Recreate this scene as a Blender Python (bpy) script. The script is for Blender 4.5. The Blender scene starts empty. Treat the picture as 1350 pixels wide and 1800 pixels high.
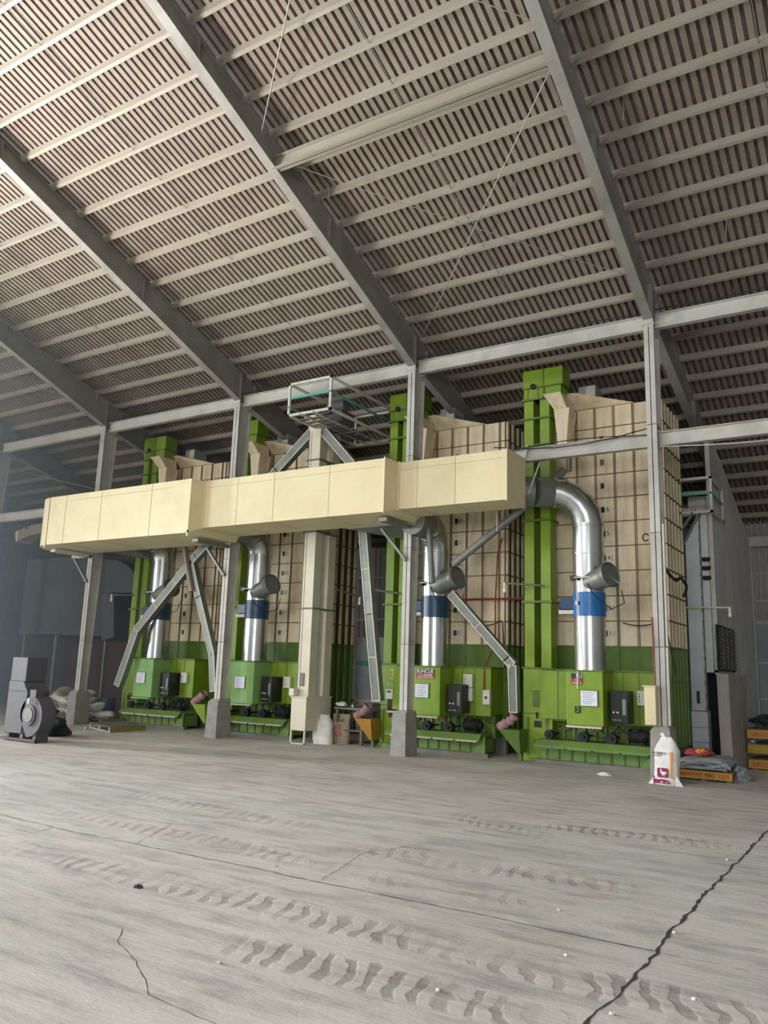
import bpy, math, random
import numpy as np
from mathutils import Vector, Matrix
random.seed(7)
scene = bpy.context.scene

# ------------------------------------------------------------------ camera
F_PX = 1417.03
YAW, PITCH, ROLL = math.radians(32.3), math.radians(11.07), math.radians(1.82)
_cy, _sy, _cp, _sp = math.cos(YAW), math.sin(YAW), math.cos(PITCH), math.sin(PITCH)
FWD = Vector((-_sy * _cp, _cy * _cp, _sp))
_r = Vector((_cy, _sy, 0.0)); _u = _r.cross(FWD)
RIGHT = _r * math.cos(ROLL) + _u * math.sin(ROLL)
UP = -_r * math.sin(ROLL) + _u * math.cos(ROLL)
EYE = Vector((0, 0, 1.6))
cd = bpy.data.cameras.new('camera'); cam = bpy.data.objects.new('camera', cd)
scene.collection.objects.link(cam); scene.camera = cam
cd.sensor_fit = 'VERTICAL'; cd.sensor_height = 32.0; cd.lens = F_PX / 1800 * 32.0
cd.clip_end = 300
M = Matrix((RIGHT, UP, -FWD)).transposed().to_4x4(); M.translation = EYE
cam.matrix_world = M

# surveying helpers: a sight line from the camera met with a plane of the building
def ray(px, py): return FWD + RIGHT * ((px - 675) / F_PX) - UP * ((py - 900) / F_PX)
def atY(px, py, y): d = ray(px, py); return EYE + d * (y / d.y)
def atX(px, py, x): d = ray(px, py); return EYE + d * (x / d.x)
def atZ(px, py, z=0.0): d = ray(px, py); return EYE + d * ((z - 1.6) / d.z)

# ------------------------------------------------------------------ view, world, lights
vs = scene.view_settings
vs.view_transform = 'Standard'; vs.look = 'None'; vs.gamma = 1.0; vs.use_curve_mapping = False
vs.exposure = 1.87
world = bpy.data.worlds.new('world'); scene.world = world; world.use_nodes = True
bg = world.node_tree.nodes['Background']
bg.inputs['Color'].default_value = (0.80, 0.92, 1.0, 1); bg.inputs['Strength'].default_value = 0.06

def area(name, loc, target, sx, sy, power, color, spread=180):
    l = bpy.data.lights.new(name, 'AREA'); l.shape = 'RECTANGLE'; l.size = sx; l.size_y = sy
    l.energy = power; l.color = color; l.spread = math.radians(spread)
    o = bpy.data.objects.new(name, l); scene.collection.objects.link(o)
    o.location = loc
    o.rotation_euler = (Vector(target) - Vector(loc)).to_track_quat('-Z', 'Y').to_euler()
    return o
LIGHTS = dict(
    # first two: daylight through the wide front opening (behind the camera, to its left)
    daylight_front_low=((-20.0, -10.0, 3.0), (-9, 12, 3.0), 9, 4.5, 110, (1.0, 0.97, 0.90)),
    daylight_front_high=((-9.5, -5.5, 10.0), (-6.5, 3.5, 0.0), 10, 4.0, 200, (1.0, 0.97, 0.93), 125),
    fill_front_right=((3.0, -11.0, 3.2), (-3, 14, 3.0), 6, 4.0, 150, (0.97, 0.98, 1.0), 120),  # added fill lamp, brightens the tower and walls at right
    # daylight through the side door in the left end wall
    daylight_side_door=((-35.0, 4.8, 5.0), (-2, 5.5, 0.0), 2.5, 5.0, 3500, (0.84, 0.94, 1.0)),
    daylight_side_wide=((-27.0, -4.0, 4.5), (-5, 5.0, 0.0), 5.0, 6.0, 690, (0.86, 0.95, 1.0)),
    # sunlit floor left of the view, bouncing up to the roof
    sunlit_floor_patch=((-16.5, -0.5, 0.06), (-11.8, 4.6, 11), 4, 4, 720, (1.0, 0.96, 0.92), 72))
for _n, _a in LIGHTS.items(): area(_n, *_a)

# ------------------------------------------------------------------ materials
def lin(c):
    return tuple((v / 12.92 if v <= 0.04045 else ((v + 0.055) / 1.055) ** 2.4) for v in c)
def hexc(h):
    h = h.lstrip('#'); return lin(tuple(int(h[i:i + 2], 16) / 255 for i in (0, 2, 4)))
def mat(name, col, rough=0.6, metal=0.0, dirt=None, dirt_amt=0.35, dirt_scale=3.0, stretch=(1, 1, 1),
        bump=0.0, bump_scale=30.0, spec=0.5, var=0.08):
    m = bpy.data.materials.new(name); m.use_nodes = True
    nt = m.node_tree; N = nt.nodes; L = nt.links; b = N['Principled BSDF']
    c = hexc(col) if isinstance(col, str) else col
    b.inputs['Roughness'].default_value = rough; b.inputs['Metallic'].default_value = metal
    b.inputs['Specular IOR Level'].default_value = spec
    tc = N.new('ShaderNodeTexCoord'); mp = N.new('ShaderNodeMapping'); mp.inputs['Scale'].default_value = stretch
    L.new(tc.outputs['Object'], mp.inputs['Vector'])
    n1 = N.new('ShaderNodeTexNoise'); n1.inputs['Scale'].default_value = dirt_scale
    n1.inputs['Detail'].default_value = 8; n1.inputs['Roughness'].default_value = 0.65
    L.new(mp.outputs['Vector'], n1.inputs['Vector'])
    ramp = N.new('ShaderNodeValToRGB'); ramp.color_ramp.elements[0].position = 0.42; ramp.color_ramp.elements[1].position = 0.72
    L.new(n1.outputs['Fac'], ramp.inputs['Fac'])
    mix = N.new('ShaderNodeMix'); mix.data_type = 'RGBA'
    mix.inputs['A'].default_value = (*c, 1)
    d = hexc(dirt) if isinstance(dirt, str) else (tuple(v * 0.55 for v in c) if dirt is None else dirt)
    mix.inputs['B'].default_value = (*d, 1)
    mul = N.new('ShaderNodeMath'); mul.operation = 'MULTIPLY'; mul.inputs[1].default_value = dirt_amt
    L.new(ramp.outputs['Color'], mul.inputs[0]); L.new(mul.outputs[0], mix.inputs['Factor'])
    n2 = N.new('ShaderNodeTexNoise'); n2.inputs['Scale'].default_value = bump_scale; n2.inputs['Detail'].default_value = 4
    L.new(mp.outputs['Vector'], n2.inputs['Vector'])
    hv = N.new('ShaderNodeHueSaturation')
    mr = N.new('ShaderNodeMapRange'); mr.inputs['To Min'].default_value = 1 - var; mr.inputs['To Max'].default_value = 1 + var
    L.new(n2.outputs['Fac'], mr.inputs['Value']); L.new(mr.outputs['Result'], hv.inputs['Value'])
    L.new(mix.outputs['Result'], hv.inputs['Color']); L.new(hv.outputs['Color'], b.inputs['Base Color'])
    if bump:
        bp = N.new('ShaderNodeBump'); bp.inputs['Strength'].default_value = bump; bp.inputs['Distance'].default_value = 0.02
        L.new(n2.outputs['Fac'], bp.inputs['Height']); L.new(bp.outputs['Normal'], b.inputs['Normal'])
    return m

STEEL = mat('painted_steel', '#bebcb4', 0.55, 0.05, '#7a776f', 0.5, 1.6, (1, 1, 1), 0.05)
STEEL_R = mat('rafter_steel', '#8c8a82', 0.6, 0.05, '#5c5a53', 0.55, 1.4)
STEEL_D = mat('dark_steel', '#77756e', 0.6, 0.1, '#46443f', 0.5, 2.0)
PURLIN = mat('purlin_steel', '#968f82', 0.55, 0.05, '#7d766a', 0.5, 2.5, (0.6, 4, 4))
ROOF = mat('dusty_roof_sheet', '#85796e', 0.75, 0.0, '#5d5048', 0.55, 2.2, (1, 1, 1), 0.1, 18)
GALV = mat('galvanised_sheet', '#c3c4c4', 0.28, 0.95, '#8d8f90', 0.5, 3.0, (1, 1, 0.6), 0.03, 12)
GALV_D = mat('dull_galvanised', '#83867f', 0.5, 0.45, '#5c5e5e', 0.5, 3.0)
CREAM = mat('cream_duct_paint', '#dccfa8', 0.55, 0.0, '#c3b58c', 0.5, 1.3, (1, 1, 1), 0.02)
CREAMB = mat('cream_dryer_paint', '#ead9b8', 0.6, 0.0, '#8f7a58', 0.6, 2.2, (1.4, 1.4, 0.35))
SEAM = mat('rusty_seam', '#6f5a42', 0.8, 0.0, '#4a3a2a', 0.5, 6)
GREEN = mat('green_machine_paint', '#7d9b22', 0.45, 0.0, '#586f1f', 0.5, 2.4, (1, 1, 0.7))
GREEN2 = mat('deep_green_paint', '#567526', 0.5, 0.0, '#3a4f20', 0.5, 2.4)
GREEN3 = mat('faded_green_paint', '#6a8a40', 0.55, 0.0, '#5a6640', 0.6, 3.5)
BLUE = mat('blue_fan_paint', '#1f6bb0', 0.35, 0.0, '#174a78', 0.4, 3)
NAVY = mat('navy_fan_paint', '#1c3f5e', 0.35, 0.0, '#14283a', 0.4, 3)
BLACK = mat('black_panel', '#1d1d20', 0.4, 0.0, '#101012', 0.3, 5)
RUBBER = mat('rubber', '#1a1917', 0.7, 0.0, '#2c2925', 0.5, 9)
WHITE = mat('white_plastic', '#d9d7cf', 0.5, 0.0, '#a5a195', 0.35, 5)
PAPER = mat('notice_paper', '#e6e6f2', 0.8, 0.0, '#c9cbe0', 0.3, 40, (1, 1, 6))
INK = mat('ink', '#4a4f78', 0.8)
CONC = mat('plinth_concrete', '#9c9a94', 0.85, 0.0, '#6c6962', 0.55, 5, (1, 1, 1), 0.3, 40)
TEAL = mat('teal_rail_paint', '#4fa596', 0.5, 0.0, '#367468', 0.4, 3)
WHITEST = mat('white_painted_steel', '#cfccc0', 0.5, 0.0, '#8f8a7c', 0.5, 2.5)
GREYB = mat('grey_elevator_paint', '#a9adb0', 0.5, 0.0, '#787b7c', 0.5, 2.0)
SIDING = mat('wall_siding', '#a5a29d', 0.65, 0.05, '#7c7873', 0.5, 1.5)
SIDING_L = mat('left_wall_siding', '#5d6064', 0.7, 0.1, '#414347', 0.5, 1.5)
SACK = mat('woven_sack', '#e8e8e4', 0.75, 0.0, '#b0aea5', 0.5, 6, (1, 1, 1), 0.2, 60)
SACKB = mat('dusty_sack', '#a89b84', 0.85, 0.0, '#766b58', 0.6, 6, (1, 1, 1), 0.2, 60)
WOOD = mat('pallet_wood', '#7d6c52', 0.85, 0.0, '#4d4232', 0.6, 3, (1, 8, 8))
YEL = mat('yellow_plank_paint', '#b58530', 0.6, 0.0, '#8f6a24', 0.5, 3, (1, 6, 6))
YELG = mat('yellow_label', '#98841e', 0.6)
RED = mat('sign_red', '#a82a34', 0.55)
NAVYS = mat('sign_navy', '#20263a', 0.55)
REDPIPE = mat('red_conduit', '#8c3a2e', 0.6)
GLOW_OFF = mat('frosted_bulb', '#f2f0ea', 0.2)
MAROON = mat('maroon_print', '#8a1f4e', 0.6)
ORANGE = mat('orange_print', '#cf8a3c', 0.6)
REDP = mat('red_print', '#a8402e', 0.7)
MAROONW = mat('maroon_wall_sheet', '#42232a', 0.6, 0.0, '#2c151b', 0.5, 2)
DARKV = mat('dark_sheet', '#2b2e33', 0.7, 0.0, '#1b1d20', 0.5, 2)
HOPG = mat('grey_hopper_sheet', '#4b5154', 0.6, 0.2, '#353a3d', 0.6, 1.5)
GREYM = mat('grey_machine_paint', '#515056', 0.65, 0.0, '#45444a', 0.5, 4, (1, 1, 1), 0.2, 12)
PLANK = mat('old_board', '#96928a', 0.85, 0.0, '#6b675f', 0.5, 2, (4, 4, 1))
GLASSY = mat('grimy_translucent_sheet', '#8b9698', 0.5, 0.0, '#5f696b', 0.5, 1.2)
CLOTH_R = mat('red_cloth', '#a84444', 0.9, 0.0, '#7c2d30', 0.5, 7)
CLOTH_O = mat('orange_cloth', '#cf9350', 0.9)
CLOTH_G = mat('grey_sacking', '#a3a8aa', 0.9, 0.0, '#4c5658', 0.6, 5, (1, 1, 6), 0.3, 30)
PINK = mat('pink_sacking', '#a58284', 0.95, 0.0, '#6b4a4c', 0.5, 8)
TARP = mat('dark_tarpaulin', '#262c33', 0.6, 0.0, '#15191e', 0.5, 6)
TINW = mat('window_dark', '#15120e', 0.4)
YDIG = mat('yellow_digit', '#d9cf3a', 0.6)

def floor_mat():
    m = bpy.data.materials.new('dusty_concrete_floor'); m.use_nodes = True
    nt = m.node_tree; N = nt.nodes; L = nt.links; b = N['Principled BSDF']
    b.inputs['Roughness'].default_value = 0.75; b.inputs['Specular IOR Level'].default_value = 0.3
    tc = N.new('ShaderNodeTexCoord')
    def noise(scale, st, det=6, ro=0.6):
        mp = N.new('ShaderNodeMapping'); mp.inputs['Scale'].default_value = st
        L.new(tc.outputs['Object'], mp.inputs['Vector'])
        n = N.new('ShaderNodeTexNoise'); n.inputs['Scale'].default_value = scale; n.inputs['Detail'].default_value = det
        n.inputs['Roughness'].default_value = ro; L.new(mp.outputs['Vector'], n.inputs['Vector']); return n
    def math_(op, a, bb=None, c=None):
        n = N.new('ShaderNodeMath'); n.operation = op
        for i, v in enumerate((a, bb, c)):
            if v is None: continue
            if isinstance(v, (int, float)): n.inputs[i].default_value = v
            else: L.new(v, n.inputs[i])
        return n.outputs[0]
    def rampv(v, lo, hi):
        r = N.new('ShaderNodeMapRange'); r.inputs['From Min'].default_value = lo; r.inputs['From Max'].default_value = hi
        r.interpolation_type = 'SMOOTHSTEP'; L.new(v, r.inputs['Value']); return r.outputs['Result']
    big = noise(0.5, (1, 1, 1)); smear = noise(2.2, (0.55, 2.6, 1), 10, 0.7); fine = noise(26, (1, 1, 1), 5, 0.7)
    speck = noise(60, (1, 1, 1), 2, 0.5)
    sep = N.new('ShaderNodeSeparateXYZ'); L.new(tc.outputs['Object'], sep.inputs[0])
    X, Y = sep.outputs[0], sep.outputs[1]
    wob = noise(1.2, (1, 1, 1), 4)
    wob2 = noise(3.2, (1, 1, 1), 3, 0.5)
    wv = math_('MULTIPLY', math_('SUBTRACT', wob.outputs['Fac'], 0.5), 0.35)
    # tyre lug prints: bands running along x (and one turning)
    tot = None
    patch = noise(0.55, (1, 1.6, 1), 3)
    pm = rampv(patch.outputs['Fac'], 0.44, 0.56)
    for (y0, w, sl, x0, x1, amt, pitch) in ((4.62, .23, .0, -9, 1, .9, .16), (3.98, .20, .05, -3.6, 0, 1.0, .15), (5.85, .2, -.04, -8, -2, .55, .16),
                                  (8.35, .22, -.38, -4.6, -2.6, .9, .13), (6.6, .24, .12, -4.5, -1.6, .6, .16), (8.9, .22, .12, -3.6, -1.0, .7, .12),
                                  (4.35, .2, .06, -1.2, 2, .9, .15), (7.2, .22, -.1, -10, -5, .4, .16)):
        yy = math_('SUBTRACT', math_('SUBTRACT', Y, y0), math_('ADD', math_('MULTIPLY', math_('SUBTRACT', X, (x0 + x1) / 2), sl), wv))
        ay = math_('ABSOLUTE', yy)
        band = math_('SUBTRACT', 1.0, rampv(math_('ADD', ay, math_('MULTIPLY', math_('SUBTRACT', wob2.outputs['Fac'], 0.5), 0.16)), w * .7, w))
        xm = math_('MULTIPLY', rampv(X, x0, x0 + .5), math_('SUBTRACT', 1.0, rampv(X, x1 - .5, x1)))
        ph = math_('ADD', math_('ADD', math_('DIVIDE', X, pitch), math_('MULTIPLY', yy, 2.2)), math_('MULTIPLY', math_('ADD', wv, math_('MULTIPLY', wob2.outputs['Fac'], 0.55)), 3.0))
        lug = rampv(math_('ADD', math_('SINE', math_('MULTIPLY', ph, 6.283)), math_('MULTIPLY', math_('SUBTRACT', fine.outputs['Fac'], 0.5), 1.2)), -0.25, 0.7)
        v = math_('MULTIPLY', math_('MULTIPLY', math_('MULTIPLY', band, lug), xm), amt)
        tot = v if tot is None else math_('MAXIMUM', tot, v)
    tot = math_('MULTIPLY', tot, math_('ADD', math_('MULTIPLY', pm, 0.8), 0.2))
    mixc = N.new('ShaderNodeMix'); mixc.data_type = 'RGBA'
    mixc.inputs['A'].default_value = (*hexc('#cdc9c1'), 1); mixc.inputs['B'].default_value = (*hexc('#a19e99'), 1)
    L.new(rampv(smear.outputs['Fac'], 0.42, 0.72), mixc.inputs['Factor'])
    m2 = N.new('ShaderNodeMix'); m2.data_type = 'RGBA'; m2.blend_type = 'MULTIPLY'
    m2.inputs['B'].default_value = (0.80, 0.80, 0.79, 1); L.new(rampv(big.outputs['Fac'], 0.35, 0.7), m2.inputs['Factor'])
    L.new(mixc.outputs['Result'], m2.inputs['A'])
    m3 = N.new('ShaderNodeMix'); m3.data_type = 'RGBA'; m3.blend_type = 'MULTIPLY'
    m3.inputs['B'].default_value = (0.64, 0.615, 0.59, 1); L.new(tot, m3.inputs['Factor']); L.new(m2.outputs['Result'], m3.inputs['A'])
    m4 = N.new('ShaderNodeMix'); m4.data_type = 'RGBA'
    m4.inputs['B'].default_value = (*hexc('#c9c6bd'), 1)
    L.new(math_('MULTIPLY', rampv(speck.outputs['Fac'], 0.66, 0.72), 0.5), m4.inputs['Factor']); L.new(m3.outputs['Result'], m4.inputs['A'])
    hv = N.new('ShaderNodeHueSaturation'); L.new(m4.outputs['Result'], hv.inputs['Color'])
    r = N.new('ShaderNodeMapRange'); r.inputs['To Min'].default_value = 0.86; r.inputs['To Max'].default_value = 1.12
    L.new(fine.outputs['Fac'], r.inputs['Value']); L.new(r.outputs['Result'], hv.inputs['Value'])
    L.new(hv.outputs['Color'], b.inputs['Base Color'])
    h = math_('ADD', math_('MULTIPLY', fine.outputs['Fac'], 0.25), math_('SUBTRACT', math_('MULTIPLY', smear.outputs['Fac'], 0.9), math_('MULTIPLY', tot, 0.35)))
    bp = N.new('ShaderNodeBump'); bp.inputs['Strength'].default_value = 0.55; bp.inputs['Distance'].default_value = 0.02
    L.new(h, bp.inputs['Height']); L.new(bp.outputs['Normal'], b.inputs['Normal'])
    return m
FLOOR = floor_mat()

# ------------------------------------------------------------------ mesh building
class MB:
    def __init__(s): s.v = []; s.f = []; s.mi = []; s.sm = []; s.cur = 0
    def mati(s, i): s.cur = i; return s
    def add(s, vs, fs, smooth=False):
        n = len(s.v); s.v += [tuple(v) for v in vs]
        for f in fs: s.f.append([n + i for i in f]); s.mi.append(s.cur); s.sm.append(smooth)
        return s
    def box(s, x0, x1, y0, y1, z0, z1):
        x0, x1 = sorted((x0, x1)); y0, y1 = sorted((y0, y1)); z0, z1 = sorted((z0, z1))
        v = [(x0, y0, z0), (x1, y0, z0), (x1, y1, z0), (x0, y1, z0), (x0, y0, z1), (x1, y0, z1), (x1, y1, z1), (x0, y1, z1)]
        return s.add(v, [(0, 3, 2, 1), (4, 5, 6, 7), (0, 1, 5, 4), (1, 2, 6, 5), (2, 3, 7, 6), (3, 0, 4, 7)])
    def hexa(s, v):   # 8 corners, bottom ring then top ring, counter-clockwise from above
        return s.add(v, [(0, 3, 2, 1), (4, 5, 6, 7), (0, 1, 5, 4), (1, 2, 6, 5), (2, 3, 7, 6), (3, 0, 4, 7)])
    def bar(s, p, q, w, h=None, up=(0, 0, 1)):  # box from p to q; w across, h along up
        h = w if h is None else h
        p = Vector(p); q = Vector(q); d = (q - p).normalized(); up = Vector(up)
        sd = d.cross(up)
        if sd.length < 1e-4: sd = d.cross(Vector((0, 1, 0)))
        sd.normalize(); u2 = sd.cross(d).normalized()
        c = [(-1, -1), (1, -1), (1, 1), (-1, 1)]
        v = [p + sd * (a * w / 2) + u2 * (b * h / 2) for a, b in c] + [q + sd * (a * w / 2) + u2 * (b * h / 2) for a, b in c]
        return s.add(v, [(0, 1, 2, 3), (7, 6, 5, 4), (0, 4, 5, 1), (1, 5, 6, 2), (2, 6, 7, 3), (3, 7, 4, 0)])
    def prism(s, prof, d):  # planar 3d polygon extruded by d
        n = len(prof); d = Vector(d); v = [Vector(p) for p in prof] + [Vector(p) + d for p in prof]
        fs = [tuple(range(n))[::-1], tuple(range(n, 2 * n))] + [(i, (i + 1) % n, n + (i + 1) % n, n + i) for i in range(n)]
        return s.add(v, fs)
    def tube(s, pts, r, n=10, caps=True):  # r number or list
        pts = [Vector(p) for p in pts]; m = len(pts); rs = r if isinstance(r, (list, tuple)) else [r] * m
        t0 = (pts[1] - pts[0]).normalized(); a = Vector((0, 0, 1)) if abs(t0.z) < 0.9 else Vector((0, 1, 0))
        nrm = t0.cross(a).normalized(); rings = []
        for i in range(m):
            t = (pts[min(i + 1, m - 1)] - pts[max(i - 1, 0)]).normalized()
            nrm = (nrm - t * nrm.dot(t)).normalized(); bn = t.cross(nrm)
            rings.append([pts[i] + (nrm * math.cos(2 * math.pi * k / n) + bn * math.sin(2 * math.pi * k / n)) * rs[i] for k in range(n)])
        v = [p for rg in rings for p in rg]
        fs = [(i * n + k, i * n + (k + 1) % n, (i + 1) * n + (k + 1) % n, (i + 1) * n + k) for i in range(m - 1) for k in range(n)]
        s.add(v, fs, True)
        if caps:
            s.add(rings[0], [tuple(range(n))[::-1]]); s.add(rings[-1], [tuple(range(n))])
        return s
    def cyl(s, p, q, r, n=24, caps=True): return s.tube([p, q], r, n, caps)
    def build(s, name, mats, parent=None, bevel=0.0):
        me = bpy.data.meshes.new(name)
        off = Vector((0, 0, 0))
        if parent is not None:
            pp = parent
            while pp is not None: off += pp.location; pp = pp.parent
        me.from_pydata([tuple(Vector(v) - off) for v in s.v], [], s.f)
        mats = mats if isinstance(mats, (list, tuple)) else [mats]
        for m in mats:
            if m: me.materials.append(m)
        me.polygons.foreach_set('material_index', s.mi); me.polygons.foreach_set('use_smooth', s.sm)
        me.update()
        o = bpy.data.objects.new(name, me); scene.collection.objects.link(o)
        if parent is not None: o.parent = parent
        if bevel:
            b = o.modifiers.new('bevel', 'BEVEL'); b.width = bevel; b.segments = 2; b.limit_method = 'ANGLE'
        return o
def tag(o, label, cat, group=None, kind=None):
    o['label'] = label; o['category'] = cat
    if group: o['group'] = group
    if kind: o['kind'] = kind
    return o
def thing(name, loc, label, cat, group=None):
    o = bpy.data.objects.new(name, None); scene.collection.objects.link(o); o.location = loc
    return tag(o, label, cat, group)
def struct(o): o['kind'] = 'structure'; return o
def text(name, s, loc, size, material, parent=None, rot=(math.pi / 2, 0, 0), align='CENTER', ext=0.002, bold=0.0):
    c = bpy.data.curves.new(name, 'FONT'); c.body = s; c.size = size; c.extrude = ext; c.align_x = align; c.align_y = 'CENTER'
    c.offset = bold
    c.materials.append(material); o = bpy.data.objects.new(name, c); scene.collection.objects.link(o)
    off = Vector((0, 0, 0)); pp = parent
    while pp is not None: off += pp.location; pp = pp.parent
    o.location = Vector(loc) - off; o.rotation_euler = rot
    bpy.context.view_layer.update()
    me = bpy.data.meshes.new_from_object(o.evaluated_get(bpy.context.evaluated_depsgraph_get())); loc_, rot_ = o.location.copy(), o.rotation_euler.copy()
    bpy.data.objects.remove(o); o = bpy.data.objects.new(name, me); scene.collection.objects.link(o); o.location = loc_; o.rotation_euler = rot_
    if parent is not None: o.parent = parent
    return o
def sag(p, q, drop, n=10):
    p = Vector(p); q = Vector(q)
    return [p.lerp(q, i / n) - Vector((0, 0, drop * 4 * (i / n) * (1 - i / n))) for i in range(n + 1)]

# ------------------------------------------------------------------ building shell
S = 4.835; COLX = [-8.187 + S * n for n in range(-3, 3)]     # left edge of each column's front flange
YC = 13.722
def zroof(y): return 8.57 + 0.33 * (13.97 - y)
XL, XR, YB, YR = -27.6, 7.2, 22.8, -3.0

fl = MB().box(XL - 14, 14, -16, YB + 1, -0.2, 0).build('floor', FLOOR); struct(fl)
def crack(pts, w, name='crack'):
    b = MB(); P = [Vector(p) for p in pts]; out = []
    for i in range(len(P) - 1):
        n = max(2, int((P[i + 1] - P[i]).length / 0.06))
        for k in range(n): out.append(P[i].lerp(P[i + 1], k / n))
    out.append(P[-1]); a = [];
    for i, p in enumerate(out):
        t = (out[min(i + 1, len(out) - 1)] - out[max(i - 1, 0)]).normalized(); nr = Vector((-t.y, t.x, 0))
        j = (j * .85 + random.uniform(-1, 1) * (w * 0.3 if w > .02 else .009)) if i else 0.0; ww = w * random.uniform(0.2, .75) / 2
        a.append((p + nr * (j - ww), p + nr * (j + ww)))
    vs = [q for pr in a for q in pr]
    b.add([(v.x, v.y, 0.0015) for v in vs], [(2 * i, 2 * i + 1, 2 * i + 3, 2 * i + 2) for i in range(len(a) - 1)])
    o = b.build(name, CRK, fl); o['label'] = 'dark crack line in the concrete'; return o
CRK = mat('crack_dark', '#3a3733', 0.95)
crack([(-1.4, 0.5, 0), (-1.36, 4.07, 0), (-1.35, 7, 0), (-1.32, 10.1, 0), (-1.3, 13.2, 0)], 0.042, 'expansion_joint')
crack([(-16, 5.45, 0), (-8.06, 5.4, 0), (-7.03, 5.34, 0), (-1.36, 5.33, 0)], 0.022, 'expansion_joint')
crack([(-1.3, 5.32, 0), (4, 5.3, 0)], 0.007, 'expansion_joint')
crack([(-16, 8.9, 0), (-1.33, 8.3, 0)], 0.007, 'expansion_joint')
def zp(*pp): return [atZ(a, b) for a, b in pp]
crack(zp((0, 1470), (50, 1466), (95, 1455)), 0.012)
crack(zp((240, 1484), (275, 1462), (302, 1448)), 0.008)
crack(zp((565, 1548), (600, 1525), (640, 1500), (700, 1492), (760, 1480)), 0.009)
crack(zp((215, 1632), (205, 1655), (238, 1690), (252, 1722), (262, 1748), (310, 1768), (345, 1785), (380, 1800)), 0.009)
crack(zp((240, 1430), (290, 1425), (308, 1436)), 0.006)
crack(zp((470, 1556), (500, 1545)), 0.005)

# corrugated roof, ribs running down the slope, and the mirrored far slope past the ridge
def roof_sheet(x0, x1, ya, yb):
    b = MB(); p = 0.131; x = x0; prof = []
    while x < x1:
        prof += [(x, 0), (x + 0.078, 0), (x + 0.081, 0.085), (x + 0.128, 0.085)]; x += p
    prof.append((x, 0))
    za = zroof(ya) if ya >= YR else 2 * 0 + zroof(YR) - 0.33 * (YR - ya)
    zb = zroof(yb) if yb >= YR else zroof(YR) - 0.33 * (YR - yb)
    v = [(a, ya, za + h) for a, h in prof] + [(a, yb, zb + h) for a, h in prof]; n = len(prof)
    b.add(v, [(i, i + 1, n + i + 1, n + i) for i in range(n - 1)])
    return b
struct(roof_sheet(XL, XR, YR, YB).build('ceiling', ROOF))
struct(roof_sheet(XL, XR, -12, YR).build('ceiling', ROOF))

# purlins (C channels)
def purlin(y, i):
    z = zroof(y); b = MB(); sl = 0.33
    d = 0.115; w = 0.055; t = 0.012
    def pt(dy, dz): return (XL, y + dy, z - sl * dy + dz)
    prof = [pt(0, 0), pt(0, -d), pt(w, -d), pt(w, -d + t), pt(t, -d + t), pt(t, -t), pt(w, -t), pt(w, 0)]
    b.prism(prof, (XR - XL, 0, 0))
    o = b.build('roof_purlin', PURLIN)
    return tag(o, PL(i), 'purlin', 'purlins under the roof sheet')
ordn = ['first', 'second', 'third', 'fourth', 'fifth', 'sixth', 'seventh', 'eighth', 'ninth', 'tenth', 'eleventh', 'twelfth', 'thirteenth',
        'fourteenth', 'fifteenth', 'sixteenth', 'seventeenth', 'eighteenth']
def PL(i):
    if i >= 0: return 'long thin steel roof purlin, %s one up from the eave beam' % ordn[i]
    return 'thin steel purlin over the dryers, %s one behind the eave beam' % ordn[-i - 1]
for i in range(0, 17): purlin(13.37 - 0.642 * i, i)
for i in range(1, 15): purlin(13.37 + 0.63 * i, -i)

# tapered rafters
def rafter(x, i):
    b = MB(); w = 0.17; xc = x + w / 2
    top = [(y, zroof(y) - 0.12) for y in (22.7, 13.9, YR)]
    bot = [(YR, zroof(YR) - 0.12 - 0.30), (6.5, zroof(6.5) - 0.12 - 0.33), (13.75, 7.84), (14.25, 7.72), (17.2, 6.93), (22.7, 5.2)]
    prof = [(xc - 0.007, y, z) for y, z in top + bot]
    b.prism(prof, (0.014, 0, 0))
    for seg in (top, bot):
        for (y0, z0), (y1, z1) in zip(seg[:-1], seg[1:]):
            b.bar((xc, y0, z0), (xc, y1, z1), w, 0.016)
    for y in (3.0, 7.2, 10.6, 13.75, 14.25, 17.2):   # web stiffeners
        zt = zroof(y) - 0.12
        zb = float(np.interp(y, [p[0] for p in bot], [p[1] for p in bot]))
        b.box(xc - w / 2, xc + w / 2, y - 0.006, y + 0.006, zb, zt)
    return b
raf_lab = {-4: 'tapered steel rafter against the left end wall', -3: 'tapered steel rafter, second from the left end wall',
           -2: 'tapered steel rafter above the left end of the cream duct', -1: 'tapered steel rafter above the second column from the left',
           0: 'tapered steel rafter above the middle of the cream duct, crossing the picture top',
           1: 'tapered steel rafter above the right column, right of the duct end', 2: 'tapered steel rafter at the far right'}
for n in range(-4, 3):
    x = -8.187 + S * n + (0.2 if n == -4 else 0)
    if n == 2: continue
    o = rafter(x, n).build('roof_rafter', STEEL_R)
    tag(o, raf_lab[n], 'rafter', 'steel rafters')
    for i in range(0, 16):
        y = 13.37 - 0.642 * i; z = zroof(y) - 0.115; xx = x + 0.17; cl = MB()
        cl.add([(xx, y - .05, z), (xx + .12, y - .05, z), (xx, y + .09, z - .02), (xx, y - .05, z - .06), (xx + .12, y - .045, z), (xx, y - .045, z - .06)],
               [(0, 1, 2), (0, 3, 4, 1), (3, 2, 4), (0, 2, 3)])
        cl.build('purlin_cleat', PURLIN, o)

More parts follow.
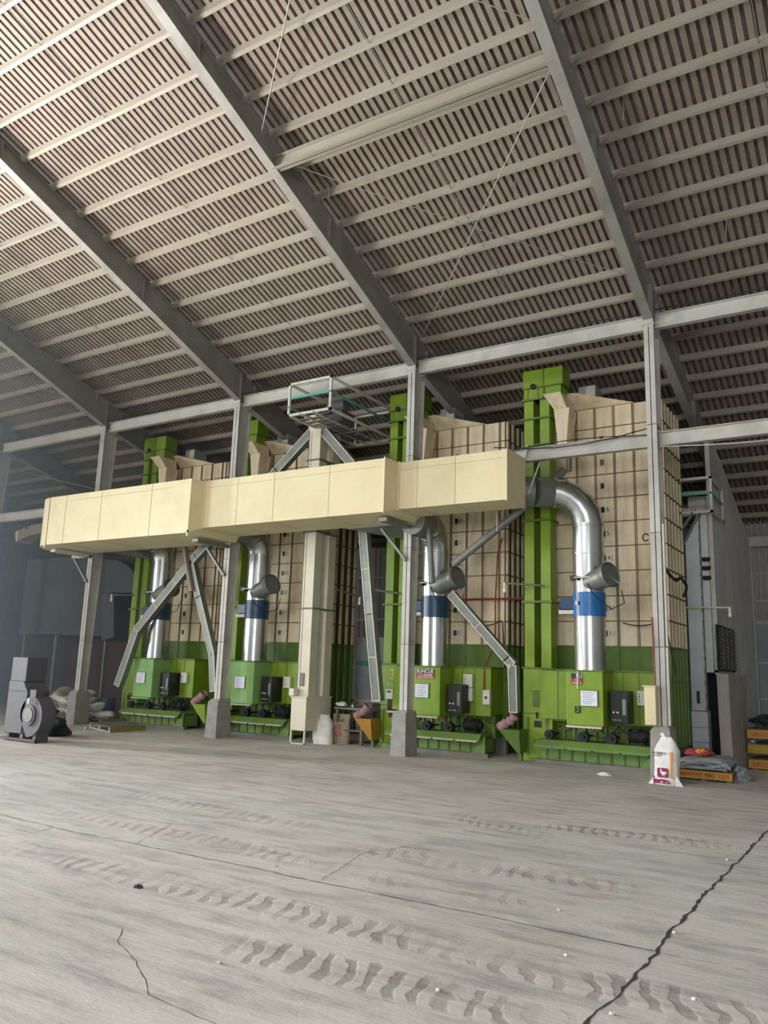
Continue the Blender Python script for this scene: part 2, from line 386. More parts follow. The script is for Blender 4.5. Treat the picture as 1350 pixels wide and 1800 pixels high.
# columns with concrete plinths
col_lab = {-3: 'tapered steel column far left in the haze', -2: 'tapered steel column on plinth beside the sack pile, left end of duct',
           -1: 'tapered steel column on plinth between the two left dryers', 0: 'tapered steel column on plinth left of the sign-bearing dryer',
           1: 'pale grey steel column behind the white printed sack'}
for n in range(-3, 2):
    x = -8.187 + S * n; w = 0.17
    t = thing('steel_column', (x + w / 2, 13.85, 0), col_lab[n], 'column', 'steel columns')
    b = MB(); xc = x + w / 2; zt = 7.9
    b.box(x, x + w, YC, YC + 0.014, 0.84, zt)
    b.hexa([(x, 13.94, .84), (x + w, 13.94, .84), (x + w, 13.955, .84), (x, 13.955, .84), (x, 14.13, 7.62), (x + w, 14.13, 7.62), (x + w, 14.145, 7.62), (x, 14.145, 7.62)])
    b.hexa([(xc - .007, YC, .84), (xc + .007, YC, .84), (xc + .007, 13.95, .84), (xc - .007, 13.95, .84),
            (xc - .007, YC, 7.7), (xc + .007, YC, 7.7), (xc + .007, 14.14, 7.7), (xc - .007, 14.14, 7.7)])
    b.box(x - .02, x + w + .02, YC - .02, 14.16, 7.74, 7.765)
    for z in (2.1, 4.0, 5.9): b.box(x + .005, x + w - .005, YC, YC + .22 + .03 * z, z, z + .01)
    b.build('column_shaft', STEEL, t)
    p = MB(); px0, px1 = (x - .10, x + .20) if n < 1 else (x - .08, x + .23)
    p.hexa([(px0 - .02, 13.62, 0), (px1 + .02, 13.62, 0), (px1 + .02, 14.08, 0), (px0 - .02, 14.08, 0),
            (px0, 13.64, .78), (px1, 13.64, .78), (px1, 14.06, .78), (px0, 14.06, .78)])
    p.hexa([(px0, 13.64, .78), (px1, 13.64, .78), (px1, 14.06, .78), (px0, 14.06, .78),
            (x - .03, 13.69, .85), (x + w + .03, 13.69, .85), (x + w + .03, 14.0, .85), (x - .03, 14.0, .85)])
    p.build('concrete_plinth', CONC, t, 0.008)

# long beams
def hbeam(name, y, z, h, lab, x0, x1, w=0.12):
    b = MB(); b.box(x0, x1, y, y + w, z + h - .014, z + h); b.box(x0, x1, y, y + w, z, z + .014); b.box(x0, x1, y + w / 2 - .006, y + w / 2 + .006, z, z + h)
    return b
for n in range(-4, 2):
    x0 = -8.187 + S * n + 0.17; x1 = x0 + S - 0.17
    o = hbeam('b', 13.8, 7.69, 0.27, '', x0, x1).build('eave_beam', STEEL)
    nm = {-4: 'in the far left bay', -3: 'in the second bay from the left end', -2: 'above the leftmost dryer', -1: 'passing behind the open platform frame',
          0: 'between the middle and right columns', 1: 'right of the right column'}[n]
    tag(o, 'horizontal steel eave beam at the column tops ' + nm, 'beam', 'eave beams')
for n in range(-3, 2):
    x0 = -8.187 + S * n + 0.17; x1 = x0 + S - 0.17
    nm = {-3: 'left of the cream duct', -2: 'hidden behind the left part of the cream duct', -1: 'behind the middle of the cream duct',
          0: 'crossing in front of the two right dryers', 1: 'running to the right edge from the right column'}[n]
    o = hbeam('b', 13.8, 5.53, 0.25, '', x0, x1, .14).build('tie_beam', STEEL)
    tag(o, 'lower steel tie beam ' + nm, 'beam', 'lower tie beams')
for n, nm in ((0, 'high in the bay right of the middle rafter'), (-3, 'high in the bay at the left edge')):
    x0 = -8.187 + S * n + 0.1; x1 = x0 + S - 0.03
    o = hbeam('b', 9.0, 9.62, 0.22, '', x0, x1, .14).build('strut_beam', PURLIN)
    tag(o, 'deeper pale steel strut beam under the purlins ' + nm, 'beam', 'roof strut beams')

# end wall with side door opening, back wall
def siding(b, axis, c, a0, a1, z0, ztop, pitch=0.2, d=0.03, sgn=1):
    # ribbed sheet in plane x=c (axis 'x') or y=c (axis 'y'), ztop(a) gives the top
    a = a0; prof = []
    while a < a1:
        prof += [(a, 0), (a + pitch * .55, 0), (a + pitch * .65, d), (a + pitch * .9, d)]; a += pitch
    prof.append((a1, 0)); prof = [(min(p, a1), q) for p, q in prof]
    lo, hi = [], []
    for p, q in prof:
        if axis == 'x': lo.append((c - sgn * q, p, z0)); hi.append((c - sgn * q, p, ztop(p)))
        else: lo.append((p, c + sgn * q, z0)); hi.append((p, c + sgn * q, ztop(p)))
    n = len(prof); b.add(lo + hi, [(i, i + 1, n + i + 1, n + i) for i in range(n - 1)])
zr = lambda y: zroof(max(y, YR) if y > YR else 2 * YR - y) + .02
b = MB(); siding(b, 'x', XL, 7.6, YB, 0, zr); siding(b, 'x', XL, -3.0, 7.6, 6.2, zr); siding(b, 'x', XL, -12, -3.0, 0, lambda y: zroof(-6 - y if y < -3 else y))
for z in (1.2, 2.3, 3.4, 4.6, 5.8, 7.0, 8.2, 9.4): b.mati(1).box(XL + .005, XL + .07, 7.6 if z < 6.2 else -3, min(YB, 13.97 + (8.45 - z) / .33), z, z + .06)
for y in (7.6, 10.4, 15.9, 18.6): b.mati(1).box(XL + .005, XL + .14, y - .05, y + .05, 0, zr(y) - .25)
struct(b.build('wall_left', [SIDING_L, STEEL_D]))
b = MB(); siding(b, 'y', YB, XL, -3.0, 0, lambda a: 5.75); siding(b, 'y', YB, -3.0, XR, 3.1, lambda a: 5.75, .15)
for z in (1.6, 3.2, 4.6): b.mati(1).box(XL, -3, YB - .07, YB, z, z + .07)
for z in (3.62, 4.32): b.mati(1).box(-3, XR, YB - .06, YB, z, z + .045)
b.mati(1).box(-3.0, XR, YB - .3, YB - .16, 5.02, 5.28)
b.mati(2).box(-3.0, XR, YB - .01, YB + .03, 0, 3.1)
b.mati(1)
for z in (3.06, 2.05, 1.15, 0.5): b.box(-3.0, XR, YB - .07, YB - .01, z, z + .04 + (.04 if z > 3 else 0))
for x in (-2.52, -1.5, -.5, .5): b.box(x, x + .035, YB - .06, YB - .01, 0, 2.05)
struct(b.build('wall_back', [SIDING, STEEL, GLASSY]))
b = MB(); siding(b, 'x', XR, -12, YB, 0, lambda y: zroof(y) if y > YR else zroof(-6 - y)); struct(b.build('wall_right', SIDING))

# enclosure wall on the right behind the second tower
b = MB(); siding(b, 'x', -3.0, 18.7, YB - .1, 0, lambda y: zroof(y) - .5, .12, .02, 1); siding(b, 'x', -3.0, 17.35, 18.7, 1.75, lambda y: zroof(y) - .55, .12, .02, 1)
b.mati(1).box(-3.04, -2.97, YB - .22, YB - .1, 0, 5.2); b.box(-3.06, -2.97, 17.3, 17.4, 1.75, 6.7); b.box(-3.06, -2.98, 17.3, 18.7, 1.72, 1.8)
struct(b.build('wall_enclosure', [mat('grey_enclosure_sheet', '#b4b3b0', 0.65, 0.05, '#85837f', 0.6, 1.2), STEEL]))
b = MB(); b.box(-3.5, -3.05, 18.9, 18.95, 0, 5.8)
struct(b.build('wall_inner', DARKV))
# louvre in the enclosure wall
t = thing('louvre_vent', (-2.97, 18.8, 2.4), 'dark slatted louvre in the grey enclosure wall', 'vent')
b = MB(); c0 = atX(1259, 1097, -2.97); c1 = atX(1293, 1187, -2.97); b.box(-2.99, -2.96, c0.y, c1.y, 1.78, c0.z)
b.build('backing', DARKV, t)
nrow = 12
for j in range(4):
    ya = c0.y + (c1.y - c0.y) * j / 4; yb = c0.y + (c1.y - c0.y) * (j + 1) / 4; s = MB()
    for k in range(nrow):
        z = 1.82 + (c0.z - 1.86) * k / nrow
        s.add([(-2.955, ya + .04, z), (-2.955, yb - .06, z), (-2.93, yb - .06, z + .05), (-2.93, ya + .04, z + .05)], [(0, 1, 2, 3)])
        s.box(-2.95, -2.92, yb - .05, yb - .01, z + .03, z + .075)
    s.build('slat_column', STEEL_D, t)

# ------------------------------------------------------------------ cream supply duct in front of the columns
t = thing('supply_duct', (-11.8, 13.0, 4.3), 'big cream sheet metal duct running across the columns in three stepped sections', 'duct')
YBK = 13.70
def duct_seg(name, x0, x1, yf, z0, z1, seams, lab=None):
    b = MB(); b.box(x0, x1, yf, YBK, z0, z1)
    for s in seams: b.mati(1).box(s - .004, s + .004, yf - .004, YBK - .02, z0 - .003, z1 + .003)
    b.mati(1).box(x0 + .02, x1 - .1, yf - .003, yf + .01, z1 - .155, z1 - .148)
    b.mati(0)
    for s in (x0, x1 - .03): b.box(s, s + .03, yf - .022, YBK, z0 - .02, z0); b.box(s, s + .03, yf - .022, yf, z0, z1); b.box(s, s + .03, yf - .02, YBK, z1, z1 + .02)
    o = b.build(name, [CREAM, mat('duct_joint', '#9c9068', 0.7)], t, 0.004)
    return o
duct_seg('small_duct_section', -7.84, -5.58, 12.88, 4.61, 5.53, (-6.62, -7.42))
duct_seg('middle_duct_section', -12.58, -7.90, 12.5, 4.5, 5.54, (-9.2, -10.6, -11.6))
b = MB()   # big section with rounded far end turning back
x0, x1, yf, z0, z1 = -18.45, -12.66, 12.2, 4.36, 5.55
r = 1.0; arc = [(x0 + r - r * math.sin(a), yf + r - r * math.cos(a)) for a in np.linspace(0, math.pi / 2, 10)]
ring = [(x1, YBK), (x1, yf)] + arc + [(x0, YBK)]
ring = ring[::-1]
n = len(ring); b.add([(x, y, z0) for x, y in ring] + [(x, y, z1) for x, y in ring], [tuple(range(n)), tuple(range(n, 2 * n))[::-1]])
b.add([(x, y, z0) for x, y in ring] + [(x, y, z1) for x, y in ring], [(i, n + i, n + (i + 1) % n, (i + 1) % n) for i in range(n)])
for s in (-13.9, -15.6, -16.9, -17.55): b.mati(1).box(s - .004, s + .004, yf - .004, YBK - .02, z0 - .003, z1 + .003)
b.mati(1).box(-16.8, -13.2, yf - .003, yf + .01, 5.40, 5.407)
b.mati(0).box(x1 - .03, x1, yf - .02, yf, z0, z1); b.box(-17.58, -17.54, yf - .02, yf, z0 - .07, z0 + .03); b.box(x1 - .04, x1, yf - .02, yf + .02, z0 - .08, z0 + .05)
b.build('large_duct_section', [CREAM, bpy.data.materials['duct_joint']], t)
def taper(name, xa, ya, za0, za1, xb, yb, zb0, zb1):
    b = MB(); b.hexa([(xa, ya, za0), (xb, yb, zb0), (xb, YBK, zb0), (xa, YBK, za0), (xa, ya, za1), (xb, yb, zb1), (xb, YBK, zb1), (xa, YBK, za1)])
    b.build(name, CREAM, t)
taper('duct_reducer', -12.66, 12.2, 4.36, 5.55, -12.58, 12.5, 4.5, 5.54)
taper('duct_reducer', -7.90, 12.5, 4.5, 5.54, -7.84, 12.88, 4.61, 5.53)

# brackets on the columns that carry the duct
for n, nm in ((-2, 'left'), (-1, 'second'), (0, 'middle')):
    x = -8.187 + S * n; zb = {-2: 4.33, -1: 4.33, 0: 4.47}[n]
    t2 = thing('duct_bracket', (x, 13.7, zb), 'steel angle bracket under the duct on the %s column' % nm, 'bracket', 'duct brackets')
    yo = {-2: 12.6, -1: 12.7, 0: 12.8}[n]
    b = MB(); b.box(x - .02, x + .16, yo, 13.71, zb - .08, zb - .012); b.box(x - .55, x + .16, 13.63, 13.71, zb - .08, zb - .012) if n == -2 else None
    b.build('arm', WHITEST if n == -2 else GALV_D, t2)
    b = MB(); b.bar((x - .50, 13.66, zb - .05), (x + .08, 13.69, zb - .72), .07, .05); b.build('brace', GALV_D, t2)

# ------------------------------------------------------------------ grain dryers
DX = [0.0, -3.25, -8.07, -11.38]
WHO = ['right dryer numbered 2', 'middle dryer bearing the full dark and red sign', 'third dryer from the right with a firebox in lit pale green', 'leftmost dryer in the haze']
ROWZ = [2.42 + .487 * i for i in range(9)]
SEAMZ = [2.17 + .487 * i for i in range(10)]
def dryer(k):
    dx = DX[k]; X0, X1 = -5.85 + dx, -3.55 + dx; Y0, Y1 = 15.6, 17.1
    t = thing('grain_dryer', ((X0 + X1) / 2, 15.6, 0),
              ['tall cream and green grain dryer numbered 2 behind the right column',
               'tall cream and green grain dryer with a complete dark and red sign',
               'tall cream and green grain dryer left of the pale central tower',
               'tall cream and green grain dryer farthest left, half hidden behind the duct'][k], 'grain dryer', 'grain dryers')
    vs_ = [X0 + .62 + .385 * i for i in range(5)]
    def shell(z0, z1, seams, m, sm, name, side):
        b = MB(); b.box(X0, X1, Y0, Y1, z0, z1); b.mati(1)
        for x in vs_: b.box(x - .022, x - .008, Y0 - .014, Y0, z0, z1); b.box(x + .008, x + .022, Y0 - .014, Y0, z0, z1)
        for z in seams: b.box(X0, X1, Y0 - .012, Y0, z - .009, z + .009)
        for x in (X0, X1 - .02): b.box(x, x + .02, Y0 - .015, Y0, z0, z1)
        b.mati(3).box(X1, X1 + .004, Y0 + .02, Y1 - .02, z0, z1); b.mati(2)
        ny = 6
        for i in range(ny):
            y = Y0 + .06 + (Y1 - Y0 - .12) * i / (ny - 1)
            b.box(X1, X1 + .04, y - .04, y + .04, z0, z1)
        b.mati(1)
        for z in seams: b.box(X1, X1 + .046, Y0, Y1, z - .012, z + .012)
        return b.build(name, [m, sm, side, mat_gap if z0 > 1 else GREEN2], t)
    shell(2.17, 6.98, SEAMZ[1:], CREAMB, SEAM, 'drying_chamber', mat_side)
    shell(.35, 2.17, (1.55,), GREEN2, GREEN3, 'lower_section', GREEN3)
    MB().box(X0 - .02, X1 + .06, Y0 - .02, Y1, 2.155, 2.185).build('band', GREEN2, t)
    # sloped roof cover and top box
    b = MB(); b.hexa([(X0, Y0, 6.98), (X1, Y0, 6.98), (X1, Y1, 6.98), (X0, Y1, 6.98), (X0 + .15, Y0 + .5, 7.12), (X1 - .9, Y0 + .5, 7.12), (X1 - .9, Y1 - .3, 7.12), (X0 + .15, Y1 - .3, 7.12)])
    b.build('top_cover', CREAMB, t)
    # sight windows with number plates
    xw = X0 + 1.14
    for i, z in enumerate(ROWZ):
        b = MB(); b.box(xw - .035, xw + .03, Y0 - .022, Y0, z - .055, z + .055); w = b.build('sight_window', TINW, t)
        if i < 6 and not (k == 3):
            b = MB(); b.box(xw + .05, xw + .15, Y0 - .02, Y0, z - .06, z + .06); p = b.build('number_plate', WHITE, t)
            text('digit', str(i + 1), (xw + .1, Y0 - .022, z), .12, INKB, p)
    # firebox housing
    b = MB(); b.box(X0 + .1, X1 - .05, 15.0, 15.6, .76, 1.7); b.box(X0 + .1, X0 + .72, 14.8, 15.0, .8, 1.68)
    b.mati(1); b.box(X0 + .08, X1 - .03, 14.97, 15.6, 1.69, 1.72); b.box(X0 + .45, X0 + .465, 14.79, 14.8, .8, 1.68)
    for x in (X0 + 1.9, X0 + 1.62): b.box(x, x + .012, 14.99, 15, .76, 1.7)
    b.build('burner_housing', [GREEN, GREEN2], t, .004)
    fx0, fx1 = -5.09 + dx, -4.42 + dx
    b = MB(); b.box(fx0, fx1, 14.4, 15.0, .74, 1.69); b.mati(1).box(fx0 - .02, fx1 + .03, 14.37, 15.0, 1.685, 1.71)
    fb = b.build('firebox', [GREEN if k < 2 else GREEN_LT, GREEN3], t, .012)
    MB().box(fx0 + .01, fx1 - .02, 14.34, 14.42, .70, .735).build('sill', WHITEST if k != 3 else GREEN_LT, t)
    # control panel
    c = MB().box(fx1 + .05, fx1 + .37, 14.62, 15.0, .8, 1.36).build('control_panel', BLACK, t, .01); cx = fx1 + .05
    b = MB(); b.box(cx + .20, cx + .205, 14.615, 14.62, .82, 1.34); b.build('door_gap', RUBBER, c)
    b = MB(); b.box(cx + .225, cx + .29, 14.605, 14.62, .95, 1.22); b.build('display_strip', GALV_D, c)
    for q in (.07, .14):
        b = MB(); b.cyl((cx + q, 14.6, .99), (cx + q, 14.62, .99), .018, 12); b.build('push_button', WHITE, c)
    for q in range(4):
        b = MB(); b.cyl((cx + .05 + .045 * q, 14.605, .86), (cx + .05 + .045 * q, 14.62, .86), .01, 8); b.build('pilot_lamp', WHITE, c)
    # notice sheet
    nx = fx0 + (.27 if k == 0 else .12)
    nb = MB().box(nx - .02, nx + .32, 14.385, 14.4, 1.07, 1.36).build('notice_holder', GREEN2, t)
    b = MB(); b.box(nx, nx + .30, 14.378, 14.386, 1.085, 1.345)
    npp = b.build('notice_sheet', PAPER, t)
    b = MB()
    for q in range(6): b.box(nx + .03 + .02 * (q % 2), nx + .26 - .03 * (q % 3), 14.3755, 14.378, 1.31 - .038 * q, 1.317 - .038 * q)
    wr = b.build('writing', INK, npp)
    # boxes at the right of the housing
    if k != 3 or True:
        for z0 in ((1.04, 1.31) if k == 1 else (1.12,)):
            bx = X1 - (.62 if k == 1 else .42)
            j = MB().box(bx, bx + .2, 14.92, 15.0, z0, z0 + .255).build('switch_box', WHITE, t, .006)
            b = MB(); [b.box(bx + .03, bx + .05, 14.915, 14.92, z0 + .05 + .045 * q, z0 + .07 + .045 * q) for q in range(4)]; b.build('switch_row', BLACK, j)
        if k == 1:
            j = MB().box(X1 - .18, X1 - .03, 14.9, 15.0, .99, 1.27).build('breaker_box', WHITE, t, .006)
            MB().box(X1 - .13, X1 - .08, 14.89, 14.9, 1.1, 1.15).build('breaker', BLACK, j)
    # underside: discharge trough, ledge, pulleys, belts, motor
    b = MB(); b.box(X0 + .05, X1 - .05, 15.25, 15.6, .33, .78)
    b.mati(1)
    for q in range(11): b.box(X0 + .2 + q * .2, X0 + .235 + q * .2, 15.21, 15.25, .4, .76)
    b.build('trough_back', [GREEN2, GREEN3], t)
    b = MB(); b.box(X0 + .05, X1 - .12, 14.72, 15.25, .36, .43); b.prism([(X0 + .05, 14.72, .36), (X0 + .05, 14.72, .43), (X0 + .05, 14.62, .33), (X0 + .05, 14.62, .30)], (X1 - X0 - .17, 0, 0))
    b.build('ledge', GREEN3, t)
    for q in range(4):
        b = MB(); xa = X0 + .18 + q * .5; b.box(xa, xa + .45, 14.6, 14.63, .285, .31); b.build('ledge_trim', WHITEST if k else GREEN3, t)
    b = MB(); b.box(X0 + .1, X1 - .1, 14.85, 15.3, .07, .34); b.mati(1)
    for q in range(9): b.box(X0 + .2 + q * .24, X0 + .225 + q * .24, 14.83, 14.85, .08, .3)
    b.mati(0); b.add([(X1 - .35, 14.75, .07), (X1 - .05, 14.75, .07), (X1 - .05, 14.75, .4), (X1 - .35, 14.78, .07), (X1 - .05, 14.78, .07), (X1 - .05, 14.78, .4)], [(0, 1, 2), (5, 4, 3), (0, 2, 5, 3), (0, 3, 4, 1), (1, 4, 5, 2)])
    b.build('base_panel', [GREEN3, GREEN2], t)
    for y_, h_ in ((14.72, .07), (15.6, .36), (16.9, .36)): MB().box(X0 + .05, X1 + .02, y_, y_ + .12, 0, h_).build('skid_rail', STEEL_D, t)
    for q, x in enumerate((X0 + .3, X0 + .95, X0 + 1.45)):
        b = MB(); b.cyl((x, 14.72, .52), (x, 14.84, .52), .085 + .01 * q, 16); b.cyl((x, 14.68, .52), (x, 14.72, .52), .03, 8); b.cyl((x, 14.84, .52), (x, 15.25, .52), .02, 8)
        b.build('pulley', RUBBER, t)
    for xa, xb in ((X0 + .3, X0 + .95), (X0 + .95, X0 + 1.45), (X0 + 1.45, X0 + 2.1)):
        b = MB(); b.tube(sag((xa, 14.76, .45), (xb, 14.76, .45), .035), .012, 6); b.build('belt', RUBBER, t)
    b = MB(); mx = X0 + 1.6
    b.cyl((mx + .12, 14.95, .58), (mx + .42, 14.95, .58), .12, 14); b.cyl((mx + .42, 14.95, .58), (mx + .5, 14.95, .58), .07, 12)
    for q in range(6): b.tube([(mx + .14 + .045 * q, 14.95 + .127 * math.cos(a), .58 + .127 * math.sin(a)) for a in np.linspace(0, 6.28, 14)], .006, 4, False)
    b.box(mx + .16, mx + .4, 14.88, 15.05, .43, .48); b.box(mx + .2, mx + .3, 14.85, 14.9, .66, .73)
    b.build('motor', RUBBER, t)
    b = MB(); random.seed(20 + k)
    for q in range(7):
        p = Vector((mx + random.uniform(-.1, .6), 14.8 + random.uniform(0, .1), .74)); e = p + Vector((random.uniform(-.3, .25), random.uniform(-.05, .05), -random.uniform(.08, .3)))
        b.tube(sag(p, e, random.uniform(.03, .1), 6), .009, 5)
    b.build('cable_tangle', RUBBER, t)
    for q in range(2):
        for xx in (X0 + .35, X0 + .95):
            if k < 2:
                h = MB().box(xx + q * .13 - .05, xx + q * .13 + .05, 15.195, 15.21, .6, .7).build('inspection_plate', YELG_D, t)
                MB().box(xx + q * .13 - .02, xx + q * .13 + .02, 15.19, 15.197, .63, .67).build('hole', TINW, h)
    return t
mat_gap = mat('gap_shade_paint', '#5f4f38', .8, 0, '#3a3023', .5, 2)  # dark strip between the side ribs: gap shade put into the colour
mat_side = mat('pale_rib_paint', '#e6dab8', 0.55, 0.0, '#b8a680', 0.5, 2.0)
GREEN_LT = mat('pale_lit_green_paint', '#86b06a', 0.6, 0.0, '#5b8a40', 0.5, 3.5)  # paler copy of the green, with the light on the left fireboxes painted in
YELG_D = mat('dusty_ochre', '#8c8440', 0.8)
INKB = mat('black_ink', '#141414', 0.6)
dry = [dryer(k) for k in range(4)]

# signs on the two nearest fireboxes
def sign(k, full):
    dx = DX[k]; x = atY(732, 1180, 14.385).x if full else -4.99; t = dry[k]; yf = 14.385
    w = atY(763, 1180, 14.385).x - x if full else .205
    a = MB().box(x, x + w, yf, yf + .015, 1.555, 1.645).build('sign_upper', NAVYS, t)
    c = MB().box(x, x + w, yf, yf + .015, 1.455, 1.555).build('sign_lower', RED, t)
    if full:
        text('lettering', 'SUNCUE', (x + w / 2, yf - .002, 1.598), .1, WHITE, a, bold=.002)
        text('lettering', '三久乾燥機', (x + w / 2, yf - .002, 1.518), .066, WHITE, c)
        b = MB()
        for q in range(8): b.box(x + .03 + q * .047, x + .065 + q * .047, yf - .002, yf, 1.468, 1.482)
        b.build('small_lettering', WHITE, c)
    else:
        text('lettering', 'SU', (x + w * .72, yf - .002, 1.598), .10, WHITE, a, bold=.002)
        text('lettering', '三久', (x + w * .55, yf - .002, 1.518), .066, WHITE, c)
        b = MB()
        for q in range(4): b.box(x + .02 + q * .047, x + .055 + q * .047, yf - .002, yf, 1.468, 1.482)
        b.build('small_lettering', WHITE, c)
sign(0, False); sign(1, True)
p = MB().box(-4.93, -4.83, 14.385, 14.4, .95, 1.07).build('number_plate', BLACK, dry[0]); text('digit', '2', (-4.88, 14.383, 1.01), .12, GREEN_LT, p)

# ------------------------------------------------------------------ bucket elevators of the dryers
def elevator(k):
    dx = DX[k] + [0, 0, .02, .0][k]; x0 = -6.13 + dx; Y0 = 14.98; ym = 15.38
    t = thing('bucket_elevator', (x0 + .28, 15.1, 0),
              ['green twin-leg bucket elevator left of the dryer numbered 2', 'green twin-leg bucket elevator marked with a yellow 3',
               'green bucket elevator top seen just right of the second column', 'green bucket elevator leftmost in the haze'][k], 'bucket elevator', 'green bucket elevators')
    b = MB(); b.box(x0 - .02, x0 + .56, Y0, ym, 0.0, 1.72); b.mati(1); b.box(x0 - .05, x0 + .59, Y0 - .03, ym + .02, 1.71, 1.74)
    b.box(x0 + .04, x0 + .09, Y0 - .012, Y0, .1, .8); b.box(x0 + .42, x0 + .47, Y0 - .012, Y0, .1, .8); b.box(x0 - .03, x0 + .57, Y0 - .015, Y0, .86, .88)
    b.build('boot', [GREEN, GREEN2], t, .004)
    for j in (0, 1):
        xa = x0 + j * .34
        b = MB(); b.box(xa, xa + .20, Y0 + .02, ym - .04, 1.72, 7.2)
        b.build('leg', GREEN, t)
    for z in (2.98, 4.6, 6.15, 6.72, 7.13):
        MB().box(x0 - .04, x0 + .58, Y0 - .03, ym, z, z + .04).build('joint_flange', GREEN2, t)
    b = MB(); b.box(x0 - .01, x0 + .84, Y0 - .02, ym + .02, 7.40, 7.78); b.box(x0, x0 + .80, Y0, ym, 7.13, 7.4); b.mati(1)
    b.box(x0 - .03, x0 + .86, Y0 - .04, ym + .03, 7.385, 7.41); b.box(x0 + .42, x0 + .45, Y0 - .03, Y0 - .015, 7.13, 7.78)
    b.box(x0 + .08, x0 + .1, Y0 - .01, Y0, 7.13, 7.4); b.box(x0 + .3, x0 + .32, Y0 - .01, Y0, 7.13, 7.4)
    b.build('head', [GREEN, GREEN2], t, .006)
    MB().cyl((x0 + .22, Y0 - .06, 7.42), (x0 + .22, Y0 - .02, 7.42), .06, 14).build('shaft_bearing', RUBBER, t)
    # dust hopper under the head and chute to the dryer top
    hx0, hx1 = x0 + .50, x0 + .86; b = MB()
    b.hexa([(hx0 + .16, Y0 - .02, 6.86), (hx1 + .06, Y0 - .02, 6.86), (hx1 + .06, ym, 6.86), (hx0 + .16, ym, 6.86), (hx0, Y0 - .22, 7.15), (hx1, Y0 - .22, 7.15), (hx1, ym, 7.15), (hx0, ym, 7.15)])
    b.hexa([(hx0 + .22, Y0, 6.15), (hx1 + .04, Y0, 6.15), (hx1 + .04, ym - .05, 6.15), (hx0 + .22, ym - .05, 6.15), (hx0 + .16, Y0 - .04, 6.86), (hx1 + .12, Y0 - .04, 6.86), (hx1 + .12, ym, 6.86), (hx0 + .16, ym, 6.86)])
    b.hexa([(hx0 + .34, Y0 + .1, 5.95), (hx0 + .46, Y0 + .1, 5.95), (hx0 + .46, Y0 + .2, 5.95), (hx0 + .34, Y0 + .2, 5.95), (hx0 + .22, Y0, 6.15), (hx1 + .04, Y0, 6.15), (hx1 + .04, ym - .05, 6.15), (hx0 + .22, ym - .05, 6.15)])
    b.build('dust_hopper', CREAMB, t)
    MB().cyl((hx0 + .4, Y0 + .15, 5.6), (hx0 + .4, Y0 + .15, 5.97), .055, 14).build('drop_pipe', GALV_D, t)
    b = MB(); b.hexa([(x0 + .8, 15.6, 7.0), (x0 + 2.1, 15.62, 7.0), (x0 + 2.1, 16.2, 7.0), (x0 + .8, 16.2, 7.0), (x0 + .8, 15.3, 7.28), (x0 + .95, 15.3, 7.28), (x0 + .95, 16.0, 7.28), (x0 + .8, 16.0, 7.28)])
    b.build('inlet_chute', CREAMB, t)
    b = MB(); b.box(x0 + .95, x0 + 1.3, 15.62, 16.1, 7.1, 7.5); b.mati(1).box(x0 + 1.12, x0 + 1.31, 15.6, 15.62, 7.12, 7.48); b.build('drive_box', [GREYB, WHITEST], t)
    # doors and marks on the boot
    if k == 0:
        b = MB(); b.box(x0 + .16, x0 + .42, Y0 - .02, Y0, 1.0, 1.3); b.build('hatch', GREEN2, t, .02)
    if k == 1:
        text('digit', '3', (x0 + .26, Y0 - .014, 1.5), .3, YDIG, t, bold=.004); text('mark', 'PUV', (x0 + .22, Y0 - .014, 1.3), .09, WHITE, t)
        sw = MB().box(x0 + .14, x0 + .31, Y0 - .07, Y0, 1.0, 1.2).build('switch_box', WHITE, t, .005)
        MB().box(x0 + .17, x0 + .27, Y0 - .075, Y0 - .07, 1.13, 1.17).build('switch_slot', BLACK, sw)
        b = MB(); b.box(x0 + .18, x0 + .4, Y0 - .05, Y0 - .005, .74, 1.0); b.mati(1).box(x0 + .18, x0 + .42, Y0 - .08, Y0, .72, .76); b.build('relay', [mat('dark_brown_relay', '#3a231c', .6), CREAMB], t)
    for z in (.28, .62):
        MB().box(x0 + .2, x0 + .34, Y0 - .015, Y0, z, z + .12).build('bolt_plate', BLACK, t)
    MB().box(x0 + .24, x0 + .27, Y0 - .03, Y0, .78, .9).build('tension_screw', BLACK, t)
    b = MB(); b.box(x0 + .02, x0 + .5, Y0 - .14, Y0, 0, .1) if k == 1 else b.box(x0 + .1, x0 + .44, Y0 - .06, Y0, 0, .06); b.build('foot', GREEN3, t)
    return t
elv = [elevator(k) for k in range(4)]

